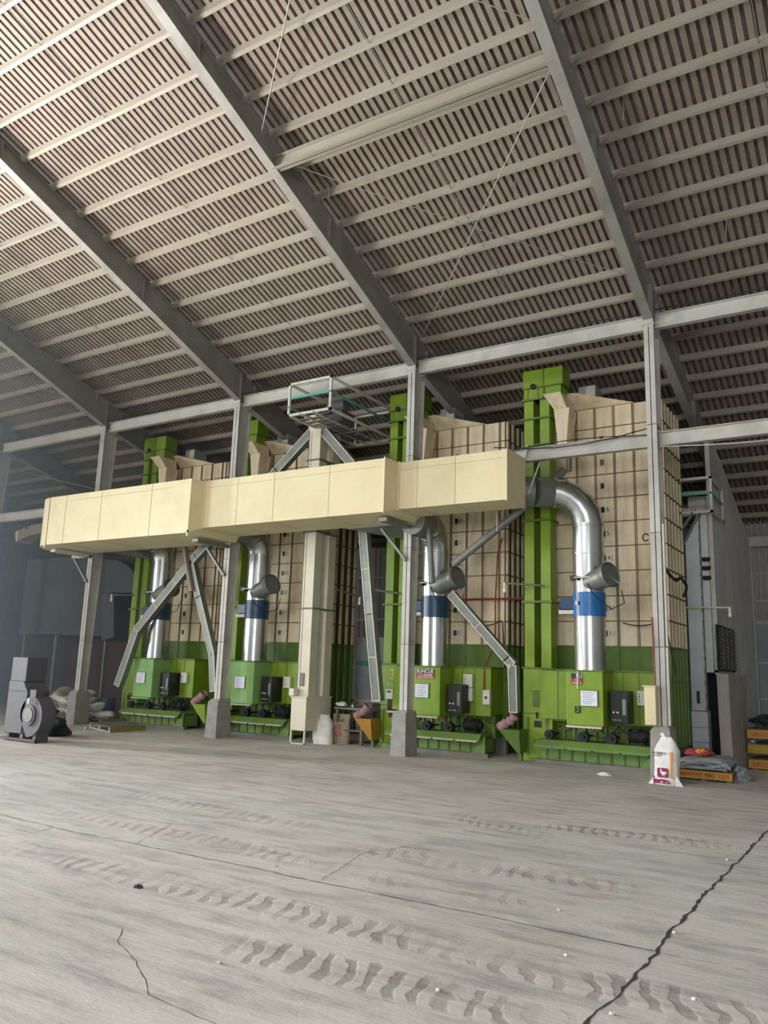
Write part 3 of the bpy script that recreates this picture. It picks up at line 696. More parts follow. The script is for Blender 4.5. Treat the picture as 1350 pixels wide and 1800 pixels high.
# ------------------------------------------------------------------ flue pipes with booster fans
def gores(pts, R, t):
    el = MB(); P = [Vector(p) for p in pts]
    el.tube([P[0] - (P[1] - P[0]) * .2] + P + [P[-1] + (P[-1] - P[-2]) * .2], R, 40); o = el.build('elbow', GALV, t)
    for i in range(1, len(P) - 1):
        d = (P[i + 1] - P[i - 1]).normalized(); MB().tube([P[i] - d * .006, P[i] + d * .006], R + .008, 40).build('gore_seam', GALV, o)
def flue(k):
    xc = -4.745 + DX[k]; yc = 14.75; R = .283
    t = thing('flue_pipe', (xc, yc, 1.71),
              ['silver flue pipe with bright blue fan ring, bending to the duct end', 'silver flue pipe with navy fan ring above the full sign',
               'silver flue pipe with navy fan ring right of the second column', 'silver flue pipe with navy fan ring farthest left'][k], 'flue pipe', 'flue pipes with fan rings')
    MB().cyl((xc, yc, 1.71), (xc, yc, 2.72), R, 40).build('lower_pipe', GALV, t)
    for z in ((2.0, 2.45) if k == 1 else (2.35, 2.52) if k == 0 else (1.76,)): MB().tube([(xc, yc, z), (xc, yc, z + .015)], R + .012, 40).build('pipe_band', GALV, t)
    fan = MB().cyl((xc, yc, 2.68), (xc, yc, 3.12), R + (.004 if k else .012), 40).build('fan_ring', BLUE if k == 0 else NAVY, t)
    b = MB(); b.box(xc - .52, xc - .27, yc - .12, yc + .1, 2.82, 3.03); b.cyl((xc - .56, yc, 2.9), (xc - .3, yc, 2.9), .09, 12); b.build('fan_motor', NAVY, fan)
    MB().box(xc - .55, xc - .27, yc - .13, yc + .1, 2.73, 2.80).build('motor_bracket', WHITEST, fan)
    if k == 0: MB().box(xc - .17, xc - .12, yc - R - .02, yc - R + .03, 2.88, 2.95).build('fan_label', WHITE, fan)
    zt = 3.84 if k == 0 else 4.05 if k == 1 else 4.2
    MB().cyl((xc, yc, 3.12), (xc, yc, zt), R, 40).build('upper_pipe', GALV, t)
    if k == 0: b = MB(); b.tube([(xc, yc, 3.83), (xc, yc, 3.87)], R + .02, 40); b.build('pipe_band', GALV, t)
    # elbow made of mitred gores
    if k == 0:
        rr = .62; zc = 4.42
        b = MB(); b.cyl((xc, yc, zt), (xc, yc, zc), R, 40); b.build('upper_pipe', GALV, t)
        pts = [(xc - rr + rr * math.cos(a), yc - (a / 1.571) * .2, zc + rr * math.sin(a)) for a in np.linspace(0, math.pi / 2, 6)]
        gores(pts, R, t)
        e = Vector(pts[-1]); ex = Vector((-5.62, 14.2, 5.02))
        MB().cyl(e, ex, R, 40).build('horizontal_pipe', GALV_D, t)
        d = (ex - e).normalized()
        for q in (0.02, .78): MB().cyl(e + d * q, e + d * (q + .05), R + .02, 40).build('pipe_band', GALV, t)
        MB().tube([(xc, yc, 4.36), (xc, yc, 4.41)], R + .02, 40).build('pipe_band', GALV, t)
        b = MB(); b.tube([ex, ex + Vector((-.25, -.15, 0)), (-6.3, 13.72, 5.0)], [R, R, R + .04], 32); b.build('duct_connector', GALV_D, t)
    else:
        rr = .5; pts = [(xc, yc - rr + rr * math.cos(a), zt + rr * math.sin(a)) for a in np.linspace(0, math.pi / 2, 6)]
        gores(pts, R, t)
        MB().tube([(xc, yc, zt - .03), (xc, yc, zt + .01)], R + .015, 36).build('pipe_band', GALV, t)
        b = MB(); e = pts[-1]; b.cyl(e, (xc, 13.72, e[2]), R, 36)
        b.build('duct_connector', GALV_D, t)
        if k in (1, 3):   # flat transition box behind the duct
            b = MB(); zb = 4.48
            b.hexa([(xc - 1.6, YBK, zb), (xc - .2, YBK, zb), (xc - .2, 14.5, 4.25), (xc - .3, 14.5, 4.25), (xc - 1.6, YBK, zb + .8), (xc - .2, YBK, zb + .8), (xc - .2, 14.5, 4.8), (xc - .3, 14.5, 4.8)])
            b.build('transition_box', GALV_D, t)
    # capped side damper
    sgn = 1
    p0 = Vector((xc + .05, yc - .12, 3.30)); d = Vector((.93, -.20, .28)).normalized() if k else Vector((.88, -.42, .22)).normalized()
    cap = MB(); L_ = .62 if k else .50
    cap.tube([p0, p0 + d * (L_ - .12)], [.19, .2], 24, False)
    cap.tube([p0 + d * (L_ - .13), p0 + d * L_, p0 + d * (L_ + .02)], [.2, .235, .235], 24, False)
    q0 = p0 + d * (L_ - .02); cap.tube([q0, q0 + d * .01], [.215, .215], 24)
    cp = cap.build('side_damper', GALV_D, t)
    MB().bar(p0 + Vector((-.22, -.22, .08)), p0 + Vector((.12, -.24, .08)), .02).build('damper_rod', WHITEST, cp)
    MB().box(xc - .25, xc - .14, yc - R - .06, yc - R + .04, 3.33, 3.42).build('actuator', BLACK, cp)
    if k == 0:
        MB().bar(q0 + Vector((0, -.02, .0)), q0 + Vector((.25, -.1, -.2)), .015).build('damper_lever', GALV_D, cp)
        MB().tube([(xc - .13, yc - R - .03, 3.35), (xc - .12, yc - R - .03, 2.2), (xc - .12, 14.36, 1.4), (xc - .12, 14.36, 1.38)], .012, 6).build('control_line', WHITE, cp)
    b = MB(); b.tube([p0 + Vector((0, -.2, 0)), p0 + Vector((.15, -.26, -.25)), p0 + Vector((.42, -.1, -.5)), p0 + Vector((.6, .1, -.38)), p0 + Vector((.5, .3, -.12))], .009, 6)
    b.build('cable_loop', RUBBER, t)
    return t
flu = [flue(k) for k in range(4)]

# ------------------------------------------------------------------ central white tower elevator
t = thing('tower_elevator', (-10.75, 14.3, 0), 'tall cream-white twin-leg tower elevator in the middle of the row', 'tower elevator')
for j, (y0, y1) in enumerate(((14.1, 14.38), (14.62, 14.88))):
    b = MB(); b.box(-11.0, -10.68, y0, y1, .95 if j == 0 else .3, 7.0); b.mati(1); b.box(-11.0, -10.985, y0 - .01, y0, 1, 6.9); b.box(-10.93, -10.92, y0 - .006, y0, 1, 6.9)
    b.build('leg', [mat('cream_white_paint', '#d6cfba', .5, 0, '#a59b82', .4, 1.5), STEEL_D], t, .004)
MB().box(-10.78, -10.72, 14.44, 14.55, .8, 5.0).build('cable_conduit', WHITE, t)
for z in (2.85, 4.55, 6.2): MB().box(-11.04, -10.64, 14.06, 14.92, z, z + .03).build('joint_flange', STEEL_D, t)
b = MB(); b.box(-11.06, -10.66, 14.02, 14.92, .28, .98); b.box(-11.08, -10.64, 14.0, 14.94, .96, .99)
b.box(-11.06, -11.02, 14.02, 14.06, 0, .3); b.box(-10.70, -10.66, 14.02, 14.06, 0, .3); b.box(-11.06, -10.66, 14.02, 14.06, 0, .03); b.box(-11.06, -10.66, 14.86, 14.92, 0, .3)
b.build('boot', bpy.data.materials['cream_white_paint'], t, .005)
b = MB(); b.box(-10.92, -10.80, 14.08, 14.1, 1.2, 1.48); b.build('hatch_slot', STEEL_D, t, .02)
b = MB(); b.hexa([(-11.0, 14.1, 6.95), (-10.55, 14.1, 6.95), (-10.55, 14.9, 6.95), (-11.0, 14.9, 6.95), (-11.1, 14.0, 7.25), (-10.5, 14.0, 7.25), (-10.5, 15.0, 7.25), (-11.1, 15.0, 7.25)])
b.build('head', bpy.data.materials['cream_white_paint'], t)
MB().box(-11.08, -10.95, 13.94, 14.1, 1.0, 1.15).build('switch_box', WHITE, t, .005)

def platform(name, x0, x1, y0, y1, z0, z1, label, inner):
    t = thing(name, ((x0 + x1) / 2, y0, z0), label, 'platform')
    w = .05; b = MB()
    for z in (z0, z1):
        for y in (y0, y1): b.box(x0, x1, y, y + w, z, z + w)
        for x in (x0, x1 - w): b.box(x, x + w, y0, y1, z, z + w)
    for x in (x0, x1 - w):
        for y in (y0, y1): b.box(x, x + w, y, y + w, z0, z1)
    for q in (.3, .6): b.box(x0 + (x1 - x0) * q, x0 + (x1 - x0) * q + .035, y0, y1, z0 - .01, z0 + .03)
    b.build('frame', WHITEST, t)
    zm = z0 + (z1 - z0) * .55; b = MB()
    b.box(x0, x1, y0 + .01, y0 + .05, zm, zm + .05); b.box(x1 - .045, x1 - .01, y0, y1, zm, zm + .04); b.box(x0 + .01, x0 + .045, y0, y1, zm - .2, zm - .17)
    b.build('mid_rail', TEAL, t)
    b = MB(); [b.box(x0 + .08, x0 + .08 + (x1 - x0) * .62, y0 + .3 + q * .22, y0 + .44 + q * .22, z0 - .005, z0 + .012) for q in range(int((y1 - y0 - .4) / .22))]; b.build('deck', STEEL_D, t)
    b = MB(); cx = (x0 + x1) / 2; cy_ = y0 + .8
    b.box(cx - .3, cx + .3, cy_, cy_ + .5, z0 + .02, z0 + .28); b.cyl((cx - .1, cy_ + .1, z0 + .4), (cx + .35, cy_ + .1, z0 + .4), .14, 16); b.box(cx - .35, cx + .05, cy_ - .1, cy_ + .02, z0 + .2, z0 + .24)
    b.build('drive_unit', GREYM if inner else WHITEST, t)
    return t
platform('service_platform', -10.86, -9.70, 13.1, 15.7, 6.95, 7.66, 'white railed steel platform with teal mid rail on the central tower', True)

# ------------------------------------------------------------------ rectangular spouts
def spout(pts, label, w=.20, d=.16, name='grain_spout', bars=.75, m=None, up=(0, -1, 0)):
    P = [Vector(p) for p in pts]
    t = thing(name, P[0], label, 'spout', 'rectangular grain spouts')
    for a, c in zip(P[:-1], P[1:]):
        b = MB(); b.bar(a, c, w, d, up); b.mati(1); dd = (c - a).normalized(); sd = dd.cross(Vector(up)).normalized()
        for sg in (-1, 1): b.bar(a + sd * sg * (w / 2 - .008) + Vector(up) * (d / 2 + .004), c + sd * sg * (w / 2 - .008) + Vector(up) * (d / 2 + .004), .022, .012, up)
        n = max(1, int((c - a).length / bars))
        for i in range(n + 1):
            q = a.lerp(c, i / n); b.bar(q - sd * w / 2 + Vector(up) * (d / 2 + .006), q + sd * w / 2 + Vector(up) * (d / 2 + .006), .02, .012, up)
        b.build('spout_section', [m or GALV_D, WHITEST], t)
    return t
def py(px, pyy, y=14.22): return atY(px, pyy, y)
spout([py(553, 757), py(489, 828), py(347, 978), py(243, 1108), py(209, 1205)], 'long silver spout slanting down left from the central tower behind the duct')
spout([py(570, 757), py(622, 818), py(640, 925), py(652, 1080), py(665, 1232, 14.5)], 'silver spout dropping right of the central tower down beside the elevator marked 3')
spout([py(338, 985), py(352, 1050), py(376, 1150), py(378, 1215)], 'silver spout dropping at the left side of the second column', .17)
sp = spout([py(795, 1045, 14.35), py(893, 1158, 14.5), py(903, 1170, 14.5), py(905, 1252, 14.6)], 'silver spout slanting down left of the elevator of dryer 2', .17)
# round pipes
def rpipe(pts, r, label, m=GALV_D, name='round_spout_pipe'):
    b = MB(); b.tube(pts, r, 20, False)
    rr = [r * .9]; b.tube(pts, r * .93, 20, False)
    return tag(b.build(name, m), label, 'pipe', 'round spout pipes')
BRN = mat('brownish_galvanised', '#94877a', .5, .3)
rpipe([py(324, 955, 14.1), py(330, 1000, 14.1), py(337, 1040, 14.1)], .062, 'short brownish round pipe end hanging under the duct at left', BRN)
rpipe([py(428, 935, 14.2), py(408, 1010, 14.2), py(403, 1028, 14.2)], .05, 'thin round pipe hanging just right of the second column')
rpipe([py(750, 900, 14.0), py(756, 960, 14.0), py(759, 1025, 14.0)], .06, 'round pipe with open end hanging right of the middle column')
rpipe([py(992, 826, 14.9), py(905, 905, 14.25), py(797, 992, 14.0)], .075, 'long round pipe slanting behind the duct end with its open mouth at left')
# hanger straps
for a, c, lab in (((874, 895), (874, 934), 'small flat strap holding the slanted round pipe below the duct'), ):
    b = MB(); b.bar(atY(a[0], a[1], 14.0), atY(c[0], c[1], 14.0), .03, .012); tag(b.build('hanger_strap', WHITEST), lab, 'strap')
b = MB(); b.bar(atY(953, 802, 14.0), atY(928, 870, 13.9), .03, .03); tag(b.build('stay_rod', STEEL), 'thin steel stay between tie beam and duct end', 'rod')
b = MB(); b.bar(atY(927, 783, 13.85), atY(921, 815, 13.75), .05, .03); tag(b.build('hanger_rod', STEEL), 'short steel hanger from tie beam to top of duct end', 'rod')

# ------------------------------------------------------------------ grey tower elevator and platform at the right
GW = mat('pale_grey_elevator_paint', '#c4c8ca', .5, 0, '#8f9394', .45, 1.6)
t = thing('tower_elevator', (-3.38, 17.4, 0), 'pale grey tower elevator right of dryer 2, with a stencilled slot near its foot', 'tower elevator')
b = MB(); b.prism([(-3.50, 17.2, 1.0), (-3.24, 17.2, 1.0), (-3.24, 17.2, 4.9), (-3.50, 17.2, 4.35)], (0, .22, 0)); b.build('leg', GW, t, .004)
b = MB(); b.box(-3.22, -3.075, 17.32, 17.5, 1.75, 4.95); b.build('leg', GW, t, .004)
b = MB()
for q in range(16): b.box(-3.235, -3.215, 17.19, 17.21, 1.1 + q * .24, 1.25 + q * .24)
b.build('flange_bolts', GREYB, t)
b = MB(); b.bar((-3.9, 17.2, 4.15), (-3.3, 17.2, 5.0), .07, .05); b.build('inlet_spout', STEEL_D, t)
b = MB(); b.box(-3.51, -3.2, 17.16, 17.46, .18, 1.0); b.build('boot', GW, t, .005)
b = MB(); b.box(-3.52, -3.19, 17.14, 17.16, .40, .41); b.box(-3.52, -3.19, 17.14, 17.16, .68, .69); b.box(-3.52, -3.19, 17.14, 17.17, .99, 1.01); b.build('joint_line', STEEL_D, t)
for x in (-3.5, -3.23): MB().box(x, x + .03, 17.16, 17.2, 0, .2).build('foot', GW, t)
MB().box(-3.40, -3.34, 17.185, 17.2, 1.14, 1.38).build('hatch_slot', BLACK, t, .02)
for q in range(3):
    z = [4.02, 3.84, 3.64][q]; b = MB(); b.cyl((-3.2, 17.28, z), (-3.04, 17.28, z), .035, 10); b.box(-3.19, -3.06, 17.27, 17.32, z - .05, z + .03); b.build('cable_insulator', RUBBER, t)
b = MB(); b.hexa([(-3.52, 17.1, 4.3), (-3.2, 17.1, 4.9), (-3.2, 17.5, 4.9), (-3.52, 17.5, 4.3), (-3.52, 17.1, 4.36), (-3.2, 17.1, 4.97), (-3.2, 17.5, 4.97), (-3.52, 17.5, 4.36)]); b.build('head_cap', STEEL_D, t)
platform('service_platform', -3.95, -2.90, 17.0, 18.3, 4.93, 5.63, 'small white railed platform with teal rail on the grey tower at right', False)
# dark sheet standing for the shade inside the open doorway
MB().box(-3.14, -2.99, 18.72, 18.76, 0, 1.72).build('wall_doorway_shade', DARKV)['kind'] = 'structure'

# leaning board beside the dark doorway
c = atZ(1290, 1357); b = MB(); b.hexa([(c.x - .20, c.y, 0), (c.x, c.y, 0), (c.x + .12, c.y + .9, 0), (c.x - .08, c.y + .9, 0), (c.x - .28, c.y + .35, 1.72), (c.x - .07, c.y + .35, 1.72), (c.x + .1, c.y + 1.35, 1.72), (c.x - .12, c.y + 1.35, 1.72)])
tag(b.build('leaning_board', PLANK, None, .006), 'thick grey board standing on end beside the dark doorway', 'board')

# ------------------------------------------------------------------ sacks
def sack_mesh(w, d, h, seed=0, pinch=.35, lean=(0, 0), rings=14, n=28, e=3.2, tuft=True):
    rnd = random.Random(seed); b = MB(); v = []; ph = [rnd.uniform(0, 6.28) for _ in range(6)]
    for i in range(rings + 1):
        u = i / rings; z = h * u
        if u < .08: sx, sy = .96, .93
        elif u < .72: sx, sy = 1.0 + .03 * math.sin(u * 9 + ph[0]), 1.0 + .05 * math.sin(u * 7 + ph[1])
        else: q = (u - .72) / .28; sx, sy = 1 - (1 - pinch) * q ** 1.3, 1 - .75 * q ** .8
        for k in range(n):
            a = 2 * math.pi * k / n; ca, sa = math.cos(a), math.sin(a)
            rr = (abs(ca) ** e + abs(sa) ** e) ** (-1 / e)
            wr = 1 + .018 * math.sin(5 * a + ph[2] + u * 6) + .015 * math.sin(9 * a + ph[3] - u * 11)
            v.append((rr * ca * w / 2 * sx * wr + lean[0] * u, rr * sa * d / 2 * sy * wr + lean[1] * u, z + (.012 * math.sin(3 * a + ph[4]) if i == rings else 0)))
    fs = [(i * n + k, i * n + (k + 1) % n, (i + 1) * n + (k + 1) % n, (i + 1) * n + k) for i in range(rings) for k in range(n)]
    b.add(v, fs, True); b.add(v[:n], [tuple(range(n))[::-1]]); b.add(v[-n:], [tuple(range(n))])
    return b
def place(mb, loc, rz=0.0, rx=0.0, ry=0.0):
    R = Matrix.Translation(Vector(loc)) @ Matrix.Rotation(rz, 4, 'Z') @ Matrix.Rotation(rx, 4, 'X') @ Matrix.Rotation(ry, 4, 'Y')
    mb.v = [tuple(R @ Vector(p)) for p in mb.v]; return mb

g = atZ(1169, 1380); gx, gy = g.x, g.y + .12; rz = -.10
def loc3(x, y, z): c, s = math.cos(rz), math.sin(rz); return (gx + x * c - y * s, gy + x * s + y * c, z)
hs = atY(1165, 1296, gy).z
t = thing('feed_sack', (gx, gy, 0), 'white printed feed sack with goose emblem standing before the right column', 'sack')
m = place(sack_mesh(.37, .24, hs, 3, .45, (.02, .02)), (gx, gy, 0), rz)
m.build('bag', SACK, t)
# flared bottom seam corners and tied neck
b = MB(); yb = -.11
b.add([loc3(-.25, yb, 0.0), loc3(-.17, yb - .01, .0), loc3(-.17, yb, .09), loc3(.16, yb, 0.06), loc3(.17, yb - .01, .0), loc3(.28, yb + .02, -.0), loc3(.18, yb, .16)], [(0, 1, 2)])
b.build('bottom_seam', SACK, t)
b = MB(); b.add([loc3(.16, yb, 0.06), loc3(.17, yb - .01, .0), loc3(.28, yb + .02, -.0), loc3(.18, yb, .16)], [(0, 1, 2, 3)]); b.build('bottom_seam', SACK, t)
b = MB(); b.tube([loc3(.02, .02, hs - .03), loc3(-.03, .02, hs + .02), loc3(-.05, .03, hs + .06)], [.05, .025, .045], 12); b.build('tied_neck', SACK, t)
yf = -.128
def decal(pts, m, name, dy=0.0, parent=t):
    b = MB(); P = [loc3(x, yf - dy, z) for x, z in pts]; b.add(P, [tuple(range(len(P)))]); b.add([tuple(Vector(p) + Vector((0, .004, 0))) for p in P], [tuple(range(len(P)))[::-1]]); return b.build(name, m, parent)
def rrect(x0, x1, z0, z1, r=.02, n=4):
    o = []
    for cx, cz, a0 in ((x1 - r, z1 - r, 0), (x0 + r, z1 - r, 1), (x0 + r, z0 + r, 2), (x1 - r, z0 + r, 3)):
        for i in range(n + 1): a = (a0 + i / n) * math.pi / 2; o.append((cx + r * math.cos(a), cz + r * math.sin(a)))
    return o
pan = decal(rrect(-.10, .07, .11, .25, .025), MAROON, 'emblem_panel')
goose = [(-.060, .223), (-.050, .234), (-.036, .236), (-.030, .226), (-.032, .212), (-.028, .200), (-.012, .196), (.010, .196), (.034, .190), (.050, .196), (.044, .180), (.034, .165), (.014, .156), (.012, .140), (.022, .134), (.002, .134), (.002, .154), (-.010, .154), (-.012, .140), (-.002, .132), (-.024, .134), (-.020, .152), (-.036, .160), (-.048, .176), (-.050, .196), (-.046, .212), (-.050, .220)]
decal(goose, SACK, 'goose_emblem', .003, pan)
decal([(-.16, .02), (.11, .02), (.06, .075), (-.02, .085), (-.10, .075), (-.165, .09)], MAROON, 'printed_band')
decal([(-.165, .10), (-.13, .10), (-.165, .145)], MAROON, 'printed_band')
decal([(-.06, .035), (-.03, .03), (-.01, .05), (-.04, .05)], SACK, 'band_mark', .003); decal([(.02, .04), (.07, .035), (.04, .05)], SACK, 'band_mark', .003)
decal([(.10, .12), (.135, .09), (.14, .30), (.145, .50), (.11, .50), (.105, .30)], ORANGE, 'orange_stripe')
tx = text('lettering', 'FICIENCY', loc3(-.06, yf - .004, .465), .05, NAVYS, t, (math.pi / 2, 0, rz), bold=.0006)
decal([(-.15, .425), (-.02, .425), (-.02, .433), (-.15, .433)], NAVYS, 'faint_print_line', .003)

# two sacks at the foot of the central tower
g = atZ(562, 1308); m = place(sack_mesh(.44, .28, .60, 8, .62, (-.06, .06)), (g.x + .0, g.y + .12, 0), .2)
tag(m.build('woven_sack', SACK), 'bulging pale woven sack slumped against the central tower foot', 'sack')
g = atZ(593, 1308); gx, gy = g.x, g.y + .12; rz = .12; yf = -.105
t = thing('woven_sack', (gx, gy, 0), 'upright dusty woven sack with round red print beside the slumped sack', 'sack')
place(sack_mesh(.42, .2, .62, 11, 1.0, (0, 0.02)), (gx, gy, 0), rz).build('bag', SACKB, t)
b = MB(); R0 = .068
ring = [(R0 * math.cos(a), R0 * math.sin(a)) for a in np.linspace(.3, 6.0, 26)]; rin = [(.052 * math.cos(a), .052 * math.sin(a)) for a in np.linspace(.3, 6.0, 26)]
V = [loc3(x, yf, .36 + z) for x, z in ring] + [loc3(x, yf, .36 + z) for x, z in rin]; b.add(V, [(i, i + 1, 27 + i, 26 + i) for i in range(25)])
ring = [(.01 + .035 * math.cos(a), .006 + .035 * math.sin(a)) for a in np.linspace(-2.2, 1.8, 14)]; rin = [(.01 + .02 * math.cos(a), .006 + .02 * math.sin(a)) for a in np.linspace(-2.2, 1.8, 14)]
V = [loc3(x, yf, .36 + z) for x, z in ring] + [loc3(x, yf, .36 + z) for x, z in rin]; b.add(V, [(i, i + 1, 15 + i, 14 + i) for i in range(13)])
b.build('round_emblem', REDP, t)
text('lettering', 'ABAC', loc3(.02, yf - .004, .50), .085, mat('faded_black_print', '#4a443c', .8), t, (math.pi / 2, 0, rz), bold=.001)
b = MB()
for q, (z, w_) in enumerate(((.24, .2), (.20, .24), (.165, .18), (.10, .03))):
    n_ = max(1, int(w_ / .035))
    for i in range(n_): x = -w_ / 2 + i * .035; V = [loc3(x, yf, z), loc3(x + .024, yf, z), loc3(x + .024, yf, z + .018), loc3(x, yf, z + .018)]; b.add(V, [(0, 1, 2, 3)])
b.build('small_lettering', REDP, t)

# ------------------------------------------------------------------ flat pallet with sacking, red cloth and lettered plank (right)
a = atZ(1188, 1370, .0); c = atZ(1288, 1378, .0)
t = thing('low_pallet', ((a.x + c.x) / 2, a.y + .1, 0), 'low pallet with yellow lettered edge board right of the white sack', 'pallet')
x0, x1, yy = a.x - .1, c.x + .0, (a.y + c.y) / 2 + .05
bd = MB().box(x0, x1, yy, yy + .03, .03, .155).build('edge_board', YEL, t, .003)
b = MB(); [b.box(x0, x1, yy + .05 + i * .2, yy + .17 + i * .2, .13, .155) for i in range(5)]; b.build('deck', WOOD, t)
b = MB(); [b.box(x, x + .08, yy + .03, yy + 1.0, .0, .13) for x in (x0 + .02, (x0 + x1) / 2, x1 - .1)]; b.build('bearer', WOOD, t)
text('lettering', 'URIZZA INS  RMO', (x0 + .40, yy - .003, .095), .07, REDP, bd, bold=.0015)
MB().box(x1 - .36, x1 - .27, yy - .004, yy, .045, .145).build('yellow_patch', YELG, bd)
text('lettering', '1,025', (x1 - .13, yy - .003, .09), .075, REDP, bd, bold=.0015)
def sheet_pile(x0, x1, y0, y1, z0, nl, seed, amp=.03):
    rnd = random.Random(seed); b = MB(); nx, ny = 26, 12
    for l in range(nl):
        ph = [rnd.uniform(0, 6.28) for _ in range(5)]; zz = z0 + l * .028; ox = rnd.uniform(-.07, .07); oy = rnd.uniform(-.04, .04); V = []
        for s in (0, 1):
            for j in range(ny + 1):
                for i in range(nx + 1):
                    u, v = i / nx, j / ny
                    x = x0 + ox + (x1 - x0) * u + .03 * math.sin(v * 7 + ph[0]); y = y0 + oy + (y1 - y0) * v + .04 * math.sin(u * 9 + ph[1])
                    droop = -.10 * max(0, abs(u - .5) * 2 - .8) * 4 - .06 * max(0, (1 - v) - .85) * 5
                    V.append((x, y, zz + amp * math.sin(u * 8 + ph[2]) * math.sin(v * 5 + ph[3]) * .6 + droop * (l / nl + .2) + (.018 if s else 0) * 1.0))
        N_ = (nx + 1) * (ny + 1); fs = []
        for s in (0, 1):
            for j in range(ny):
                for i in range(nx):
                    q = s * N_ + j * (nx + 1) + i; f = (q, q + 1, q + nx + 2, q + nx + 1); fs.append(f if s else f[::-1])
        for i in range(nx): fs.append((i, i + 1, N_ + i + 1, N_ + i))
        b.add(V, fs, True)
    return b
tag(sheet_pile(x0 + .08, x1 - .12, yy + .05, yy + .95, .19, 6, 5).build('empty_sacking', CLOTH_G), 'heap of flattened grey sacks lying on the lettered pallet', 'sacking')
def crumple(cx, cy, cz, sx, sy, sz, seed, m, name='crumpled_cloth', sub=14):
    rnd = random.Random(seed); ph = [rnd.uniform(0, 6.28) for _ in range(8)]; b = MB(); V = []; n1, n2 = sub, sub * 2
    for i in range(n1 + 1):
        for k in range(n2):
            th = math.pi * i / n1; p = 2 * math.pi * k / n2
            r = 1 + .16 * math.sin(3 * p + ph[0] + 2 * th) + .12 * math.sin(5 * th + ph[1] + p) + .09 * math.sin(7 * p + ph[2] - 3 * th)
            z = math.cos(th) * r; V.append((cx + sx * math.sin(th) * math.cos(p) * r, cy + sy * math.sin(th) * math.sin(p) * r, cz + sz * max(z, -.55)))
    b.add(V, [(i * n2 + k, (i + 1) * n2 + k, (i + 1) * n2 + (k + 1) % n2, i * n2 + (k + 1) % n2) for i in range(n1) for k in range(n2)], False)
    return b.build(name, m)
q = atY(1232, 1334, yy + .45)
o = crumple(q.x, q.y, .40, .22, .16, .07, 4, CLOTH_R); tag(o, 'crumpled red cloth bag on top of the grey sacking', 'cloth')
o = crumple(q.x + .04, q.y - .09, .425, .1, .07, .04, 9, CLOTH_O); tag(o, 'small orange folded piece on the red cloth', 'cloth')
q = atZ(1300, 1376); o = crumple(q.x - .02, q.y + .25, .07, .13, .22, .13, 12, CLOTH_G, 'rolled_sacking'); tag(o, 'rolled grey and white sacking at the right end of the pallet', 'sacking')

# yellow pallets at the far right
q = atZ(1318, 1352)
for i, (z, lab, m) in enumerate(((.06, 'yellow pallet with red lettering, bottom of the far right stack', YEL), (.33, 'plain yellow pallet, middle of the far right stack', YELG), (.60, 'orange lettered pallet, top of the far right stack', YEL))):
    t = thing('yellow_pallet', (q.x + .8, q.y + .5, z - .06), lab, 'pallet', 'pallets stacked at the far right')
    z0 = z - .06; bb = MB().box(q.x - .02, q.x + 1.6, q.y, q.y + .03, z0 + .02, z0 + .17).build('edge_board', m, t, .003)
    b = MB(); [b.box(q.x, q.x + 1.6, q.y + .03 + j * .2, q.y + .16 + j * .2, z0 + .17, z0 + .19) for j in range(5)]; b.build('deck', WOOD, t)
    b = MB(); [b.box(q.x + s, q.x + s + .09, q.y + .03, q.y + 1.0, z0, z0 + .17) for s in (.05, .75, 1.45)]; b.build('bearer', WOOD, t)
    if i != 1: text('lettering', 'URIZZA', (q.x + .24, q.y - .003, z0 + .09), .1, REDP, bb, bold=.0015)
    b = MB(); b.tube([(q.x + .02 + s * .09, q.y + .05 + .02 * math.sin(s * 3), z0 + .205) for s in range(16)], .014, 6); b.build('rope_lashing', RUBBER, t)
o = crumple(q.x + .07, q.y + .1, .44, .07, .06, .06, 3, SACK, 'crumpled_plastic'); tag(o, 'small white crumpled plastic on the far right pallet stack', 'scrap')
o = crumple(q.x + .3, q.y + .5, .84, .3, .25, .12, 33, TARP, 'dark_heap'); tag(o, 'dark heap of sacking on top of the far right pallets', 'sacking')

def smooth(P, n=6):
    P = [Vector(p) for p in P]; Q = [P[0]] + P + [P[-1]]; o = []
    for i in range(1, len(Q) - 2):
        a, b_, c, d = Q[i - 1:i + 3]
        for k in range(n):
            t_ = k / n; o.append(.5 * ((2 * b_) + (c - a) * t_ + (2 * a - 5 * b_ + 4 * c - d) * t_ ** 2 + (3 * b_ - a - 3 * c + d) * t_ ** 3))
    return o + [P[-1]]
# ------------------------------------------------------------------ electric box, conduits and cables around the right column
a = atY(1133, 1207, 13.6); c = atY(1155, 1275, 13.6)
t = thing('electric_box', ((a.x + c.x) / 2, 13.7, c.z), 'tall cream electric box fixed left of the right column', 'electric box')
MB().box(a.x, c.x, 13.56, 13.72, c.z, a.z).build('case', CREAM, t, .006); MB().box(a.x - .025, c.x + .01, 13.54, 13.73, a.z, a.z + .02).build('lid', WHITEST, t)
MB().box(c.x - .01, -3.34, 13.66, 13.72, c.z + .2, a.z - .15).build('mounting_plate', STEEL_D, t)
b = MB(); b.tube([atY(1152, 1205, 13.68), atY(1149, 1150, 13.7), atY(1146, 1085, 13.72)], .013, 8); tag(b.build('conduit', REDPIPE), 'thin red conduit rising from the cream electric box', 'conduit')
b = MB(); xr = -8.187 + S + .17; b.tube([(xr + .03, 13.76, .86), (xr + .03, 13.76, 2.1)], .026, 10); b.tube([(xr + .035, 13.76, 2.12), (xr + .035, 13.76, 4.15)], .022, 10)
tag(b.build('conduit', WHITE), 'white plastic conduit up the right side of the right column', 'conduit')
